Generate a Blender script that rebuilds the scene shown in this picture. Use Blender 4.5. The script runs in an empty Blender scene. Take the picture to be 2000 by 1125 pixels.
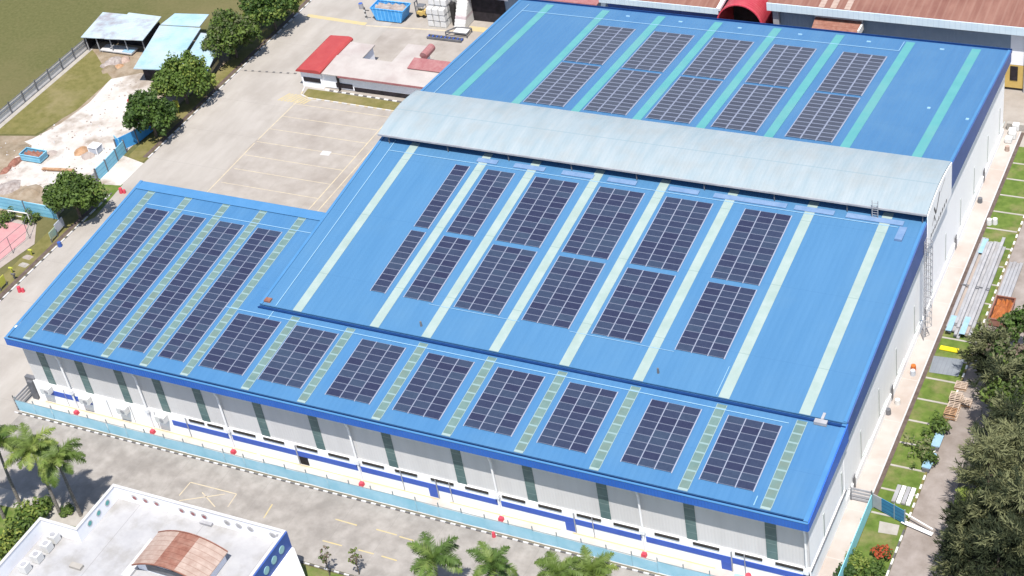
import bpy, bmesh, math, random
from mathutils import Vector, Matrix
R = math.radians
random.seed(7)
S = bpy.context.scene
COL = S.collection

# ------------------------------------------------------------------ camera
CP = Vector((147.50168581322572, -113.83567050575027, 139.4484820123852))
CF = 3263.746
CR = [Vector((0.8930069943409079, 0.4268324675020294, -0.14266237326059947)),
      Vector((0.16518615018323912, -0.6057415530008738, -0.7783255788908194)),
      Vector((-0.4186311548915798, 0.6714843376090155, -0.6114382556725768))]
cam = bpy.data.cameras.new('camera'); co = bpy.data.objects.new('camera', cam); COL.objects.link(co)
m = Matrix.Identity(4)
for i in range(3):
    m[i][0] = CR[0][i]; m[i][1] = -CR[1][i]; m[i][2] = -CR[2][i]; m[i][3] = CP[i]
co.matrix_world = m
cam.sensor_width = 36; cam.lens = CF * 36 / 2000; cam.clip_start = 1; cam.clip_end = 6000
S.camera = co

def gp(u, v, z=0.0):
    """ground position (metres) of a surveyed point on a level z"""
    d = CR[0] * ((u - 1000) / CF) + CR[1] * ((v - 562.5) / CF) + CR[2]
    t = (z - CP.z) / d.z
    p = CP + d * t
    return (p.x, p.y)

# ------------------------------------------------------------------ world
w = bpy.data.worlds.new('World'); S.world = w; w.use_nodes = True
nt = w.node_tree
sky = nt.nodes.new('ShaderNodeTexSky'); sky.sky_type = 'NISHITA'; sky.sun_disc = False
SUN = Vector((0.55, -1.0, 2.6)).normalized()
sky.sun_elevation = math.asin(SUN.z); sky.sun_rotation = math.atan2(SUN.x, SUN.y)
nt.links.new(sky.outputs[0], nt.nodes['Background'].inputs[0])
nt.nodes['Background'].inputs[1].default_value = 0.12
sl = bpy.data.lights.new('sun', 'SUN'); sl.energy = 5.0; sl.angle = R(0.5); sl.color = (1, .945, .865)
so = bpy.data.objects.new('sun', sl); COL.objects.link(so)
so.rotation_euler = SUN.to_track_quat('Z', 'Y').to_euler(); so.location = (0, 0, 200)
S.view_settings.view_transform = 'Standard'; S.view_settings.look = 'None'
S.view_settings.exposure = 0.6; S.view_settings.gamma = 1

# ------------------------------------------------------------------ materials
MATS = {}
def mat(name, c, c2=None, scale=1.0, c3=None, scale3=.06, amt3=.6, rough=.8, stretch=(1, 1, 1), spec=.3, metal=0,
        bump=0, bscale=4, corr=None, lines=None, trans=0, rnd=0, detail=5, lo=.35, hi=.65, lo3=.48, hi3=.68, coat=0, k=.6):
    sc_ = lambda q: tuple(a * k for a in q) if q else q
    c, c2, c3 = sc_(c), sc_(c2), sc_(c3)
    if lines: lines = [(*l[:4], sc_(l[4]), l[5]) for l in lines]
    m = bpy.data.materials.new(name); m.use_nodes = True
    n = m.node_tree; N = n.nodes; L = n.links; b = N['Principled BSDF']
    b.inputs['Roughness'].default_value = rough; b.inputs['Metallic'].default_value = metal
    b.inputs['Specular IOR Level'].default_value = spec
    if coat: b.inputs['Coat Weight'].default_value = coat
    geo = N.new('ShaderNodeNewGeometry')
    def noise(sc, st=(1, 1, 1), det=5, off=0):
        mp = N.new('ShaderNodeMapping'); mp.inputs['Scale'].default_value = st; mp.inputs['Location'].default_value = (off, off * .7, off)
        L.new(geo.outputs['Position'], mp.inputs[0])
        t = N.new('ShaderNodeTexNoise'); t.inputs['Scale'].default_value = sc; t.inputs['Detail'].default_value = det
        t.inputs['Roughness'].default_value = .6
        L.new(mp.outputs[0], t.inputs['Vector']); return t.outputs['Fac']
    def ramp(x, lo, hi):
        r = N.new('ShaderNodeMapRange'); r.inputs['From Min'].default_value = lo; r.inputs['From Max'].default_value = hi
        L.new(x, r.inputs[0]); return r.outputs[0]
    def mix(f, a, bb, fac=1.0):
        x = N.new('ShaderNodeMix'); x.data_type = 'RGBA'
        if f is not None:
            if fac != 1.0:
                mu = N.new('ShaderNodeMath'); mu.operation = 'MULTIPLY'; mu.inputs[1].default_value = fac; L.new(f, mu.inputs[0]); f = mu.outputs[0]
            L.new(f, x.inputs[0])
        for k, v in ((6, a), (7, bb)):
            if isinstance(v, (tuple, list)): x.inputs[k].default_value = (*v[:3], 1)
            else: L.new(v, x.inputs[k])
        return x.outputs[2]
    col = (*c, 1)
    if c2: col = mix(ramp(noise(scale, stretch, detail), lo, hi), c, c2)
    if c3: col = mix(ramp(noise(scale3, stretch if stretch[0] != 1 and 0 else (1, 1, 1), 6, 31), lo3, hi3), col if not isinstance(col, tuple) else c, c3, amt3)
    if lines:   # list of (axis, pitch, width, offset, colour, amount)
        for ax, pitch, wd, off, lc, am in lines:
            sp = N.new('ShaderNodeSeparateXYZ'); L.new(geo.outputs['Position'], sp.inputs[0])
            a1 = N.new('ShaderNodeMath'); a1.operation = 'ADD'; a1.inputs[1].default_value = off; L.new(sp.outputs[ax], a1.inputs[0])
            a2 = N.new('ShaderNodeMath'); a2.operation = 'PINGPONG'; a2.inputs[1].default_value = pitch / 2; L.new(a1.outputs[0], a2.inputs[0])
            a3 = N.new('ShaderNodeMath'); a3.operation = 'LESS_THAN'; a3.inputs[1].default_value = wd / 2; L.new(a2.outputs[0], a3.inputs[0])
            col = mix(a3.outputs[0], col if not isinstance(col, tuple) else c, lc, am)
    if rnd:
        oi = N.new('ShaderNodeObjectInfo')
        r = N.new('ShaderNodeMapRange'); r.inputs['To Min'].default_value = 1 - rnd; r.inputs['To Max'].default_value = 1 + rnd
        L.new(oi.outputs['Random'], r.inputs[0])
        hs = N.new('ShaderNodeHueSaturation'); L.new(r.outputs[0], hs.inputs['Value'])
        r2 = N.new('ShaderNodeMapRange'); r2.inputs['To Min'].default_value = .5 + rnd * .09; r2.inputs['To Max'].default_value = .5 - rnd * .09
        L.new(oi.outputs['Random'], r2.inputs[0]); L.new(r2.outputs[0], hs.inputs['Hue'])
        if isinstance(col, tuple): hs.inputs['Color'].default_value = col
        else: L.new(col, hs.inputs['Color'])
        col = hs.outputs[0]
    if isinstance(col, tuple): b.inputs['Base Color'].default_value = col
    else: L.new(col, b.inputs['Base Color'])
    h = None
    if corr:    # (axis, pitch, strength)
        sp = N.new('ShaderNodeSeparateXYZ'); L.new(geo.outputs['Position'], sp.inputs[0])
        a2 = N.new('ShaderNodeMath'); a2.operation = 'PINGPONG'; a2.inputs[1].default_value = corr[1] / 2; L.new(sp.outputs[corr[0]], a2.inputs[0])
        r = N.new('ShaderNodeMapRange'); r.inputs['From Min'].default_value = corr[1] * .12; r.inputs['From Max'].default_value = corr[1] * .3; L.new(a2.outputs[0], r.inputs[0])
        bp = N.new('ShaderNodeBump'); bp.inputs['Distance'].default_value = corr[2]; bp.inputs['Strength'].default_value = .7
        L.new(r.outputs[0], bp.inputs['Height']); h = bp
    if bump:
        bp = N.new('ShaderNodeBump'); bp.inputs['Distance'].default_value = bump; bp.inputs['Strength'].default_value = .6
        L.new(noise(bscale, (1, 1, 1), 6, 11), bp.inputs['Height'])
        if h: L.new(h.outputs[0], bp.inputs['Normal'])
        h = bp
    if h: L.new(h.outputs[0], b.inputs['Normal'])
    if trans:
        tr = N.new('ShaderNodeBsdfTranslucent'); mx = N.new('ShaderNodeMixShader'); mx.inputs[0].default_value = trans
        if isinstance(col, tuple): tr.inputs[0].default_value = col
        else: L.new(col, tr.inputs[0])
        L.new(b.outputs[0], mx.inputs[1]); L.new(tr.outputs[0], mx.inputs[2]); L.new(mx.outputs[0], N['Material Output'].inputs[0])
    MATS[name] = m
    return m
M = MATS
mat('field_grass', (.072, .075, .023), (.098, .096, .035), 1.6, (.13, .11, .05), .03, .7, rough=.95, bump=.05, bscale=6, k=1, detail=9)
mat('lawn', (.058, .098, .014), (.10, .145, .028), .9, (.18, .155, .075), .33, .75, rough=.95, bump=.05, bscale=7, k=1, detail=8)
mat('verge_grass', (.105, .10, .028), (.145, .13, .045), .8, (.22, .18, .10), .15, .6, rough=.95, bump=.05, k=1)
mat('concrete_yard', (.26, .236, .212), (.305, .28, .256), .45, (.20, .175, .155), .16, .6, k=1, rough=.85, lines=[(0, 7.6, .05, 3, (.15, .14, .135), .25)], bump=.01, detail=9)
mat('concrete_lane', (.275, .255, .232), (.33, .308, .285), .3, (.23, .208, .187), .11, .6, k=1, rough=.85, stretch=(1, .3, 1), lines=[(1, 9.2, .07, 1, (.19, .18, .17), .4)], bump=.01, detail=9)
mat('concrete_road', (.215, .200, .185), (.29, .272, .255), .6, (.16, .148, .138), .22, .65, k=1, rough=.85, lines=[(0, 6.1, .06, 3.5, (.12, .115, .11), .25)], bump=.01, detail=9)
mat('apron', (.40, .375, .35), (.45, .43, .41), .4, (.33, .27, .235), .16, .45, k=1, rough=.8)
mat('apron_side', (.34, .305, .28), (.39, .36, .34), .35, (.31, .25, .215), .2, .6, k=1, rough=.8, lines=[(1, 7.6, .09, 2, (.42, .40, .38), .7)])
mat('sand', (.40, .365, .335), (.46, .44, .42), .3, (.20, .16, .125), .13, .8, rough=.95, bump=.22, bscale=1.2, detail=9, lo3=.5, hi3=.62, k=1)
mat('earth', (.33, .25, .17), (.48, .40, .31), .5, (.20, .16, .10), .2, .6, rough=.95, bump=.12, bscale=2, detail=8)
mat('dirt_road', (.20, .172, .155), (.265, .235, .22), .5, (.14, .115, .10), .16, .7, rough=.95, bump=.04, detail=8, k=1)
mat('undergrowth', (.05, .045, .042), (.10, .09, .085), .9, (.16, .14, .13), .4, .6, rough=1, bump=.15, bscale=2, detail=8, k=1)
mat('court_pink', (.62, .30, .32), (.68, .38, .38), .6, rough=.8)
mat('court_grey', (.45, .38, .35), (.52, .45, .41), .8, rough=.9)
BL = (.135, .335, .70)
mat('roof_low', (.046, .142, .288), (.054, .156, .306), .6, (.070, .168, .29), .15, .4, k=1, rough=.42, stretch=(1, .10, 1), spec=.45, corr=(0, .76, .02), lines=[(1, 10.4, .07, 5, (.035, .11, .24), .4)], detail=8)
mat('roof_main', (.052, .150, .288), (.060, .163, .304), .6, (.070, .168, .29), .13, .4, k=1, rough=.42, stretch=(1, .10, 1), spec=.45, corr=(0, .76, .018), lines=[(1, 11.4, .07, 3, (.040, .12, .24), .4)], detail=8)
mat('roof_back', (.046, .135, .275), (.055, .150, .29), .6, (.070, .165, .29), .12, .5, k=1, rough=.40, stretch=(1, .10, 1), spec=.5, corr=(0, .76, .03), lines=[(1, 11.4, .07, 3, (.035, .11, .23), .4)], detail=8)
mat('trim_blue', (.055, .17, .34), (.065, .185, .36), .5, k=1, rough=.4)
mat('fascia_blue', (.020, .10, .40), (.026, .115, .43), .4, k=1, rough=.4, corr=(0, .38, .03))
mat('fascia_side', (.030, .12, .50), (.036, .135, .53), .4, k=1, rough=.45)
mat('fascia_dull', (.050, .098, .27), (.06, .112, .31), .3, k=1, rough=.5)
mat('gutter_dark', (.005, .030, .12), (.008, .04, .15), 1.5, k=1, rough=.5)
mat('monitor_sheet', (.22, .28, .315), (.27, .315, .34), .8, (.24, .245, .235), .3, .35, rough=.6, stretch=(1, .10, 1), corr=(0, .5, .015), lines=[(1, 60, .16, 9.4, (.17, .24, .28), .6)], lo3=.45, hi3=.68, detail=9, k=1)
mat('skylight_dirty', (.10, .165, .155), (.125, .195, .185), .8, (.13, .16, .13), .35, .6, k=1, rough=.35, lines=[(1, 1.32, .22, .3, (.20, .29, .30), .85)])
mat('skylight_main', (.245, .32, .305), (.285, .35, .335), .6, (.215, .275, .245), .35, .4, rough=.35, lines=[(1, 11.4, .12, 3, (.17, .24, .23), .6)], k=1)
mat('skylight_back', (.075, .26, .27), (.09, .285, .29), .4, (.13, .27, .265), .12, .5, k=1, rough=.3)
mat('skylight_cap', (.24, .32, .32), k=1, rough=.4)
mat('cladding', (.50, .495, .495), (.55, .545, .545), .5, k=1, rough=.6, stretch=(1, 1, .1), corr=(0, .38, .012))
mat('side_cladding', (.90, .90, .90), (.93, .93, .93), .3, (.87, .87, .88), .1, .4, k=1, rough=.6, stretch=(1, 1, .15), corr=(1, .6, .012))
mat('white_wall', (.80, .80, .80), (.86, .86, .86), .5, (.70, .70, .71), .2, .35, k=1, rough=.7)
mat('strip_window', (.075, .125, .125), (.11, .17, .165), .7, k=1, rough=.25, lines=[(2, 1.25, .10, .4, (.16, .22, .22), .8)])
mat('window_grey', (.40, .44, .43), (.46, .49, .48), .8, rough=.4, k=1)
mat('louvre_black', (.03, .027, .025), (.06, .055, .05), 3, rough=.7)
mat('band_blue', (.035, .085, .36), (.045, .10, .40), .8, rough=.5, k=1)
mat('yellow_paint', (.42, .34, .16), (.37, .32, .21), 1.2, rough=.8, k=1)
mat('yellow_faded', (.47, .40, .27), (.37, .32, .25), 1.2, rough=.85, k=1)
mat('white_paint', (.86, .86, .84), (.93, .93, .92), .9, rough=.6, k=0.62)
mat('white_metal', (.80, .81, .83), (.88, .88, .89), .8, rough=.4, k=0.85)
mat('kerb_black', (.07, .068, .07), (.12, .115, .115), 2, rough=.8, k=1)
mat('drain', (.12, .085, .075), (.19, .145, .125), 1.2, rough=.9)
mat('red_paint', (.46, .045, .07), (.52, .07, .10), 2, rough=.5, k=1)
mat('red_roof', (.30, .042, .042), (.33, .055, .052), .7, rough=.5, corr=(1, .4, .02), k=1)
mat('red_tunnel', (.32, .03, .045), (.38, .06, .075), .5, rough=.45, corr=(1, .5, .02), k=1)
mat('faded_red', (.25, .095, .10), (.30, .15, .15), .9, rough=.7, corr=(0, .4, .02), k=1)
mat('mesh_blue', (.28, .52, .64), (.35, .58, .70), .5, (.20, .47, .60), .25, .6, rough=.6, trans=.2, k=1)
mat('mesh_post', (.20, .25, .27), rough=.6, k=1)
mat('hoarding', (.15, .40, .55), (.22, .48, .62), .6, (.10, .30, .45), .3, .4, rough=.5, lines=[(2, .7, .12, .1, (.08, .24, .38), .6)], k=1)
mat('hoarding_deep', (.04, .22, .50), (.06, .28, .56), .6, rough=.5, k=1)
mat('fence_grey', (.58, .56, .55), (.68, .66, .64), 1, rough=.6, k=1)
mat('steel_grey', (.27, .275, .29), (.34, .34, .36), .9, (.22, .22, .24), .5, .5, rough=.5, k=1)
mat('steel_dark', (.16, .17, .19), (.24, .24, .26), 1, rough=.5)
mat('zinc', (.25, .255, .275), (.31, .315, .335), .6, (.21, .19, .18), .4, .5, rough=.5, k=1)
mat('zinc_blue', (.20, .34, .46), (.25, .38, .48), 1, rough=.5, k=1)
mat('shed_blue', (.38, .60, .74), (.50, .70, .82), .35, (.58, .62, .66), .18, .8, rough=.5, corr=(1, .5, .02))
mat('shed_grey', (.50, .62, .70), (.60, .70, .75), .4, (.34, .28, .31), .3, .8, rough=.6, corr=(1, .5, .02))
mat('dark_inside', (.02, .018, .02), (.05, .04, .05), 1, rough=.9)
mat('rust_roof', (.17, .078, .060), (.215, .11, .085), .9, (.135, .052, .042), .10, .7, rough=.85, stretch=(1, .15, 1), corr=(0, .6, .02), lines=[(0, 1.2, .3, 0, (.24, .14, .11), .35)], k=1)
mat('rust', (.17, .070, .05), (.24, .115, .085), 1.5, (.30, .20, .16), .7, .4, rough=.9, lines=[(1, .75, .08, 0, (.12, .05, .035), .6)], k=1)
mat('rust_pale', (.30, .225, .19), (.37, .29, .25), 1.4, (.22, .13, .10), .5, .5, rough=.9, lines=[(1, .75, .08, 0, (.20, .12, .09), .6)], k=1)
mat('rust_orange', (.55, .19, .05), (.42, .13, .05), 2, rough=.9)
mat('factory_wall', (.22, .30, .40), (.26, .34, .44), .4, rough=.6, corr=(0, .5, .03), k=0.8)
mat('factory_fascia', (.47, .58, .66), (.54, .64, .70), .5, rough=.6, lines=[(0, .8, .12, 0, (.40, .50, .58), .5)], k=1)
mat('navy', (.035, .085, .30), (.05, .10, .34), .5, rough=.5, k=1)
mat('roof_white', (.30, .30, .312), (.35, .35, .36), .5, (.215, .205, .19), .3, .65, k=1, rough=.8, detail=9, lines=[(0, 9.4, .08, 6.9, (.20, .19, .19), .6)])
mat('parapet', (.80, .81, .86), (.86, .87, .91), .4, rough=.7, k=0.9)
mat('coping', (.40, .395, .40), (.46, .455, .46), .9, rough=.8, k=1)
mat('teal', (.15, .52, .50), rough=.5)
mat('cyan_pale', (.45, .78, .85), rough=.5)
mat('hut_white', (.78, .79, .84), (.84, .85, .89), .7, rough=.6, corr=(0, .5, .03), k=1)
mat('hut_roof', (.33, .30, .285), (.38, .35, .335), .4, (.28, .23, .22), .2, .6, rough=.7, corr=(0, .5, .012), k=1)
mat('skip_blue', (.03, .20, .48), (.06, .27, .56), 1.3, rough=.5, lines=[(0, .75, .16, 0, (.14, .38, .62), .7)], k=1.2)
mat('rubble', (.38, .32, .30), (.55, .50, .47), 1.5, (.25, .19, .17), .9, .6, rough=1, bump=.1)
mat('bag_white', (.80, .80, .80), (.90, .90, .89), 1.4, rough=.7, rnd=.08)
mat('sheet_pink', (.40, .32, .34), (.48, .42, .43), .8, k=1, rough=.6)
mat('yellow_machine', (.50, .36, .12), (.46, .32, .10), 1.5, rough=.5, k=1)
mat('tyre', (.02, .02, .02), rough=.9)
mat('yellow_board', (.90, .72, .01), (.93, .78, .03), .8, rough=.5)
mat('slab_grey', (.24, .27, .31), (.30, .33, .37), .5, rough=.7, lines=[(0, .5, .05, 0, (.20, .22, .26), .6)])
mat('paving', (.45, .42, .38), (.54, .51, .47), .8, rough=.9)
mat('gate_blue', (.04, .23, .45), (.07, .30, .53), .8, rough=.5, lines=[(2, .55, .10, .1, (.02, .10, .25), .7)])
mat('fence_cyan', (.22, .56, .67), (.28, .62, .72), .5, rough=.5, k=1)
mat('sign_white', (.62, .68, .78), (.70, .74, .82), .8, rough=.4)
mat('sign_green', (.35, .55, .50), (.55, .58, .38), .5, rough=.5)
mat('lime', (.62, .64, .10), rough=.6)
mat('wood', (.30, .17, .09), (.38, .25, .16), 1.6, (.18, .09, .05), .8, .6, rough=.9, k=1)
mat('wood_pale', (.38, .30, .24), (.45, .37, .31), 1, (.25, .17, .11), .7, .5, rough=.9, k=1)
mat('bark', (.16, .12, .09), (.24, .19, .15), 3, rough=.95, bump=.03)
mat('palm_bark', (.26, .24, .22), (.36, .33, .30), 2, rough=.95, lines=[(2, .4, .08, 0, (.16, .14, .12), .7)])
mat('leaf_a', (.036, .070, .014), (.065, .108, .022), .9, rough=.6, trans=.3, rnd=.2, k=1)
mat('leaf_b', (.070, .12, .020), (.10, .155, .03), .9, rough=.6, trans=.3, rnd=.2, k=1)
mat('leaf_light', (.14, .19, .035), (.22, .26, .055), .8, rough=.6, trans=.3, rnd=.15, k=1)
mat('palm_a', (.075, .125, .022), (.12, .18, .045), 1, rough=.5, trans=.3, rnd=.15, k=1)
mat('palm_b', (.13, .20, .04), (.21, .26, .07), 1, rough=.5, trans=.3, rnd=.15, k=1)
mat('palm_dry', (.35, .27, .08), (.28, .24, .08), 1, rough=.7, trans=.2)
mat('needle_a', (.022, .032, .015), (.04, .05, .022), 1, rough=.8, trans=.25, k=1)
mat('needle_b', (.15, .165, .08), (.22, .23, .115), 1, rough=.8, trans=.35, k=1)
mat('flower_red', (.48, .07, .02), (.30, .06, .02), 3, rough=.7)
mat('panel_frame', (.19, .215, .29), rough=.4, metal=.1, k=1)
mat('rail', (.31, .34, .42), rough=.4, metal=.1, k=1)
mat('panel_cell', (.024, .031, .062), (.029, .038, .071), 2, rough=.22, spec=.6, rnd=.2, lines=[(0, .34, .02, 0, (.04, .05, .09), .5)], k=1)
mat('panel_sky_tint', (.042, .045, .062), (.047, .050, .068), 2, rough=.3, spec=.6, rnd=.08, k=1)  # rear-slope cells: sky reflection and haze painted in as a greyer base colour
mat('leaf_olive', (.085, .105, .045), (.14, .15, .075), 1, rough=.7, trans=.3, k=1)
mat('tape', (.36, .62, .86), rough=.4)
mat('walkway', (.11, .19, .33), (.15, .23, .37), 1, rough=.6, k=1)
mat('orange', (.75, .20, .04), rough=.6)

# ------------------------------------------------------------------ mesh helpers
ORG = {}
def tag(o, label=None, cat=None, group=None, kind=None):
    if label: o['label'] = label
    if cat: o['category'] = cat
    if group: o['group'] = group
    if kind: o['kind'] = kind
    return o
def thing(name, label, cat, loc=(0, 0, 0), group=None):
    o = bpy.data.objects.new(name, None); COL.objects.link(o); o.location = loc; o.empty_display_size = .3
    ORG[o.name] = Vector(loc)
    return tag(o, label, cat, group)
class MB:
    def __init__(s): s.v = []; s.f = []; s.m = []
    def poly(s, pts, m=0):
        i = len(s.v); s.v += [tuple(p) for p in pts]; s.f.append(tuple(range(i, i + len(pts)))); s.m.append(m); return s
    def hexa(s, p, m=0, top=None):  # p: 4 bottom ccw, 4 top
        i = len(s.v); s.v += [tuple(q) for q in p]
        for k, f in enumerate(((3, 2, 1, 0), (4, 5, 6, 7), (0, 1, 5, 4), (1, 2, 6, 5), (2, 3, 7, 6), (3, 0, 4, 7))):
            s.f.append(tuple(i + a for a in f)); s.m.append(top if (top is not None and k == 1) else m)
        return s
    def box(s, x0, x1, y0, y1, z0, z1, m=0, top=None):
        return s.hexa([(x0, y0, z0), (x1, y0, z0), (x1, y1, z0), (x0, y1, z0), (x0, y0, z1), (x1, y0, z1), (x1, y1, z1), (x0, y1, z1)], m, top)
    def prism(s, pts, z0, z1, m=0, top=None):
        n = len(pts); i = len(s.v)
        a = sum(pts[k][0] * pts[(k + 1) % n][1] - pts[(k + 1) % n][0] * pts[k][1] for k in range(n))
        if a < 0: pts = pts[::-1]
        s.v += [(x, y, z0) for x, y in pts] + [(x, y, z1) for x, y in pts]
        s.f.append(tuple(i + n + k for k in range(n))); s.m.append(m if top is None else top)
        s.f.append(tuple(i + n - 1 - k for k in range(n))); s.m.append(m)
        for k in range(n):
            j = (k + 1) % n; s.f.append((i + k, i + j, i + n + j, i + n + k)); s.m.append(m)
        return s
    def extr(s, prof, axis, a0, a1, m=0):  # profile (p,z) extruded along x (axis 0: p=y) or y (axis 1: p=x)
        n = len(prof); i = len(s.v)
        for a in (a0, a1):
            s.v += [((a, p, z) if axis == 0 else (p, a, z)) for p, z in prof]
        s.f.append(tuple(range(i, i + n))); s.f.append(tuple(range(i + 2 * n - 1, i + n - 1, -1))); s.m += [m, m]
        for k in range(n):
            j = (k + 1) % n; s.f.append((i + k, i + n + k, i + n + j, i + j)); s.m.append(m)
        return s
    def tube(s, p0, p1, r0, r1=None, n=8, m=0, cap=True):
        r1 = r0 if r1 is None else r1; p0 = Vector(p0); p1 = Vector(p1); d = (p1 - p0).normalized()
        a = d.orthogonal().normalized(); b = d.cross(a); i = len(s.v)
        for p, r in ((p0, r0), (p1, r1)):
            for k in range(n):
                t = 2 * math.pi * k / n; q = p + (a * math.cos(t) + b * math.sin(t)) * r; s.v.append(tuple(q))
        for k in range(n):
            j = (k + 1) % n; s.f.append((i + k, i + j, i + n + j, i + n + k)); s.m.append(m)
        if cap: s.f.append(tuple(i + n + k for k in range(n))); s.f.append(tuple(i + n - 1 - k for k in range(n))); s.m += [m, m]
        return s
    def bar(s, p0, p1, w, h, m=0):
        p0 = Vector(p0); p1 = Vector(p1); d = (p1 - p0); u = Vector((0, 0, 1))
        sd = d.cross(u)
        if sd.length < 1e-6: sd = Vector((1, 0, 0)); u = Vector((0, 1, 0))
        sd.normalize(); up = sd.cross(d).normalized()
        c = [p0 - sd * w / 2 - up * h / 2, p0 + sd * w / 2 - up * h / 2, p1 + sd * w / 2 - up * h / 2, p1 - sd * w / 2 - up * h / 2]
        return s.hexa([*c, *[q + up * h for q in c]], m)
    def build(s, name, mats, parent=None, loc=None, smooth=False, **kw):
        if isinstance(mats, str): mats = [mats]
        org = Vector((0, 0, 0))
        if parent is not None: org = ORG.get(parent.name, Vector((0, 0, 0)))
        if loc is not None: org = Vector(loc)
        me = bpy.data.meshes.new(name)
        me.from_pydata([(x - org.x, y - org.y, z - org.z) for x, y, z in s.v], [], s.f)
        for x in mats: me.materials.append(M[x])
        me.polygons.foreach_set('material_index', s.m)
        if smooth: me.polygons.foreach_set('use_smooth', [True] * len(s.f))
        me.update()
        o = bpy.data.objects.new(name, me); COL.objects.link(o)
        if parent is not None: o.parent = parent; ORG[o.name] = org
        else: o.location = org; ORG[o.name] = org
        return tag(o, **kw)
def struct(name, mb, mats): return mb.build(name, mats, kind='structure')
def copy_tree(o, parent=None, loc=None, rz=None, sc=None, **kw):
    c = o.copy(); COL.objects.link(c)
    if parent: c.parent = parent
    if loc is not None: c.location = loc
    if rz is not None: c.rotation_euler = (0, 0, rz)
    if sc is not None: c.scale = sc if isinstance(sc, tuple) else (sc, sc, sc)
    for ch in list(o.children): copy_tree(ch, c)
    return tag(c, **kw)
ORD = ['leftmost', 'second', 'third', 'fourth', 'fifth', 'sixth', 'seventh', 'rightmost']

# ================================================================== SETTING
struct('ground', MB().poly([(-900, -900, -.02), (900, -900, -.02), (900, 900, -.02), (-900, 900, -.02)]), 'field_grass')
def sheet(name, pts, z, m): return struct(name, MB().poly([(x, y, z) for x, y in pts]), m)
def G(*uv): return [gp(u, v) for u, v in uv]
# bare soil and pale sand of the works yard beyond the left lane
sheet('bare_earth', [(-54, 84), (-54, 78), (-48, 70), (-42.5, 72), (-43, 62), (-44, 55), (-53, 53), (-70, 50), (-62, 33), (-25.4, 36.4), (-25.2, 60), (-24.2, 84), (-30, 92), (-44, 90)], .004, 'earth')
sheet('sand_ground', [(-42.5, 73.5), (-41.5, 66), (-42.5, 59), (-44.5, 54), (-50, 47), (-52, 43), (-44, 41), (-37, 42), (-33, 38.5), (-29, 38.2), (-25.6, 42), (-25.2, 60), (-30, 66), (-33, 76), (-38, 76.5)], .010, 'sand')
sheet('bare_earth', G((-20, 275), (30, 268), (62, 284), (58, 300), (30, 306), (18, 330), (-20, 350)), .014, 'earth')
sheet('bare_earth', G((22, 372), (50, 362), (80, 372), (96, 388), (86, 400), (40, 392)), .015, 'earth')
sheet('field_patch', [(-53.4, 82), (-50.5, 80), (-44.5, 75.2), (-42.4, 73.8), (-42.3, 63.5), (-44.8, 55.2), (-52.6, 53.6), (-53.4, 60)], .016, 'verge_grass')
sheet('verge', [(-24.2, 20), (-20.6, 20), (-20.6, 120), (-24.2, 120)], .012, 'verge_grass')
sheet('lawn_corner', G((150, 440), (185, 425), (240, 360), (205, 350), (180, 385)), .02, 'lawn')
sheet('court_edge', [(-44, 34.2), (-27.6, 34.0), (-24.4, 29.5), (-26.0, 22.0), (-40, 14)], .008, 'court_grey')
sheet('court', [(-44, 33.4), (-28.9, 33.2), (-26.6, 30.0), (-27.2, 24.2), (-40, 16)], .014, 'court_pink')
sheet('dirt_entry', [(-25.2, 45.5), (-20.2, 46.2), (-20.2, 52.5), (-25.2, 53.6)], .024, 'sand')
# lanes and yards
sheet('yard', [(-5.4, 31), (-5.0, 47), (-5.6, 58), (-4.6, 68), (-4.2, 75.4), (32, 75.4), (32, 31)], .012, 'concrete_yard')
sheet('yard_rear', [(-1, 75.4), (-1, 135), (130, 135), (130, 88), (32, 88), (32, 75.4)], .006, 'concrete_yard')
sheet('lane', [(-20.2, -30), (-1, -30), (-1, 135), (-20.2, 135)], .007, 'concrete_lane')
sheet('road', [(-1, -14.9), (-1, -2.5), (120, -2.5), (120, -13.4), (49, -13.4), (28, -13.4), (26, -14.9)], .008, 'concrete_road')
sheet('paving', [(0, -30), (0, -14.9), (26, -14.9), (26, -30)], .004, 'paving')
sheet('palm_lawn', [(3, -30), (6.5, -17.6), (12.0, -17.2), (13, -18.4), (16, -17.8), (22.5, -17.2), (24, -18.2), (24, -30)], .012, 'lawn')
sheet('front_lawn', [(49.2, -40), (49.2, -13.9), (120, -13.9), (120, -40)], .006, 'lawn')
for x, y, r in ((14.2, -17.2, .9), (8.8, -18.2, 1.1)): pass
MBa = MB().prism([(-1.2, -2.3), (108.6, -2.3), (108.6, -12), (109.2, -12), (109.2, -2), (108.65, -2), (108.65, 91.5), (106.2, 91.5), (106.2, .9), (-1.2, .9)], 0, .12)
struct('apron', MB().box(-1.4, 106.2, -2.4, 1.2, 0, .12), 'apron')
struct('side_path', MB().box(106.2, 108.6, -14, 91.6, 0, .12), 'apron_side')
struct('drain', MB().box(108.62, 108.78, 14, 91.6, .0, .16, 0).box(108.78, 109.25, 14, 91.6, -.01, .03, 1), ['coping', 'drain'])
struct('drain', MB().box(-21.5, -20.75, 5, 43.8, 0, .03).box(-21.5, -20.75, 54, 120, 0, .03), 'drain')
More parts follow.
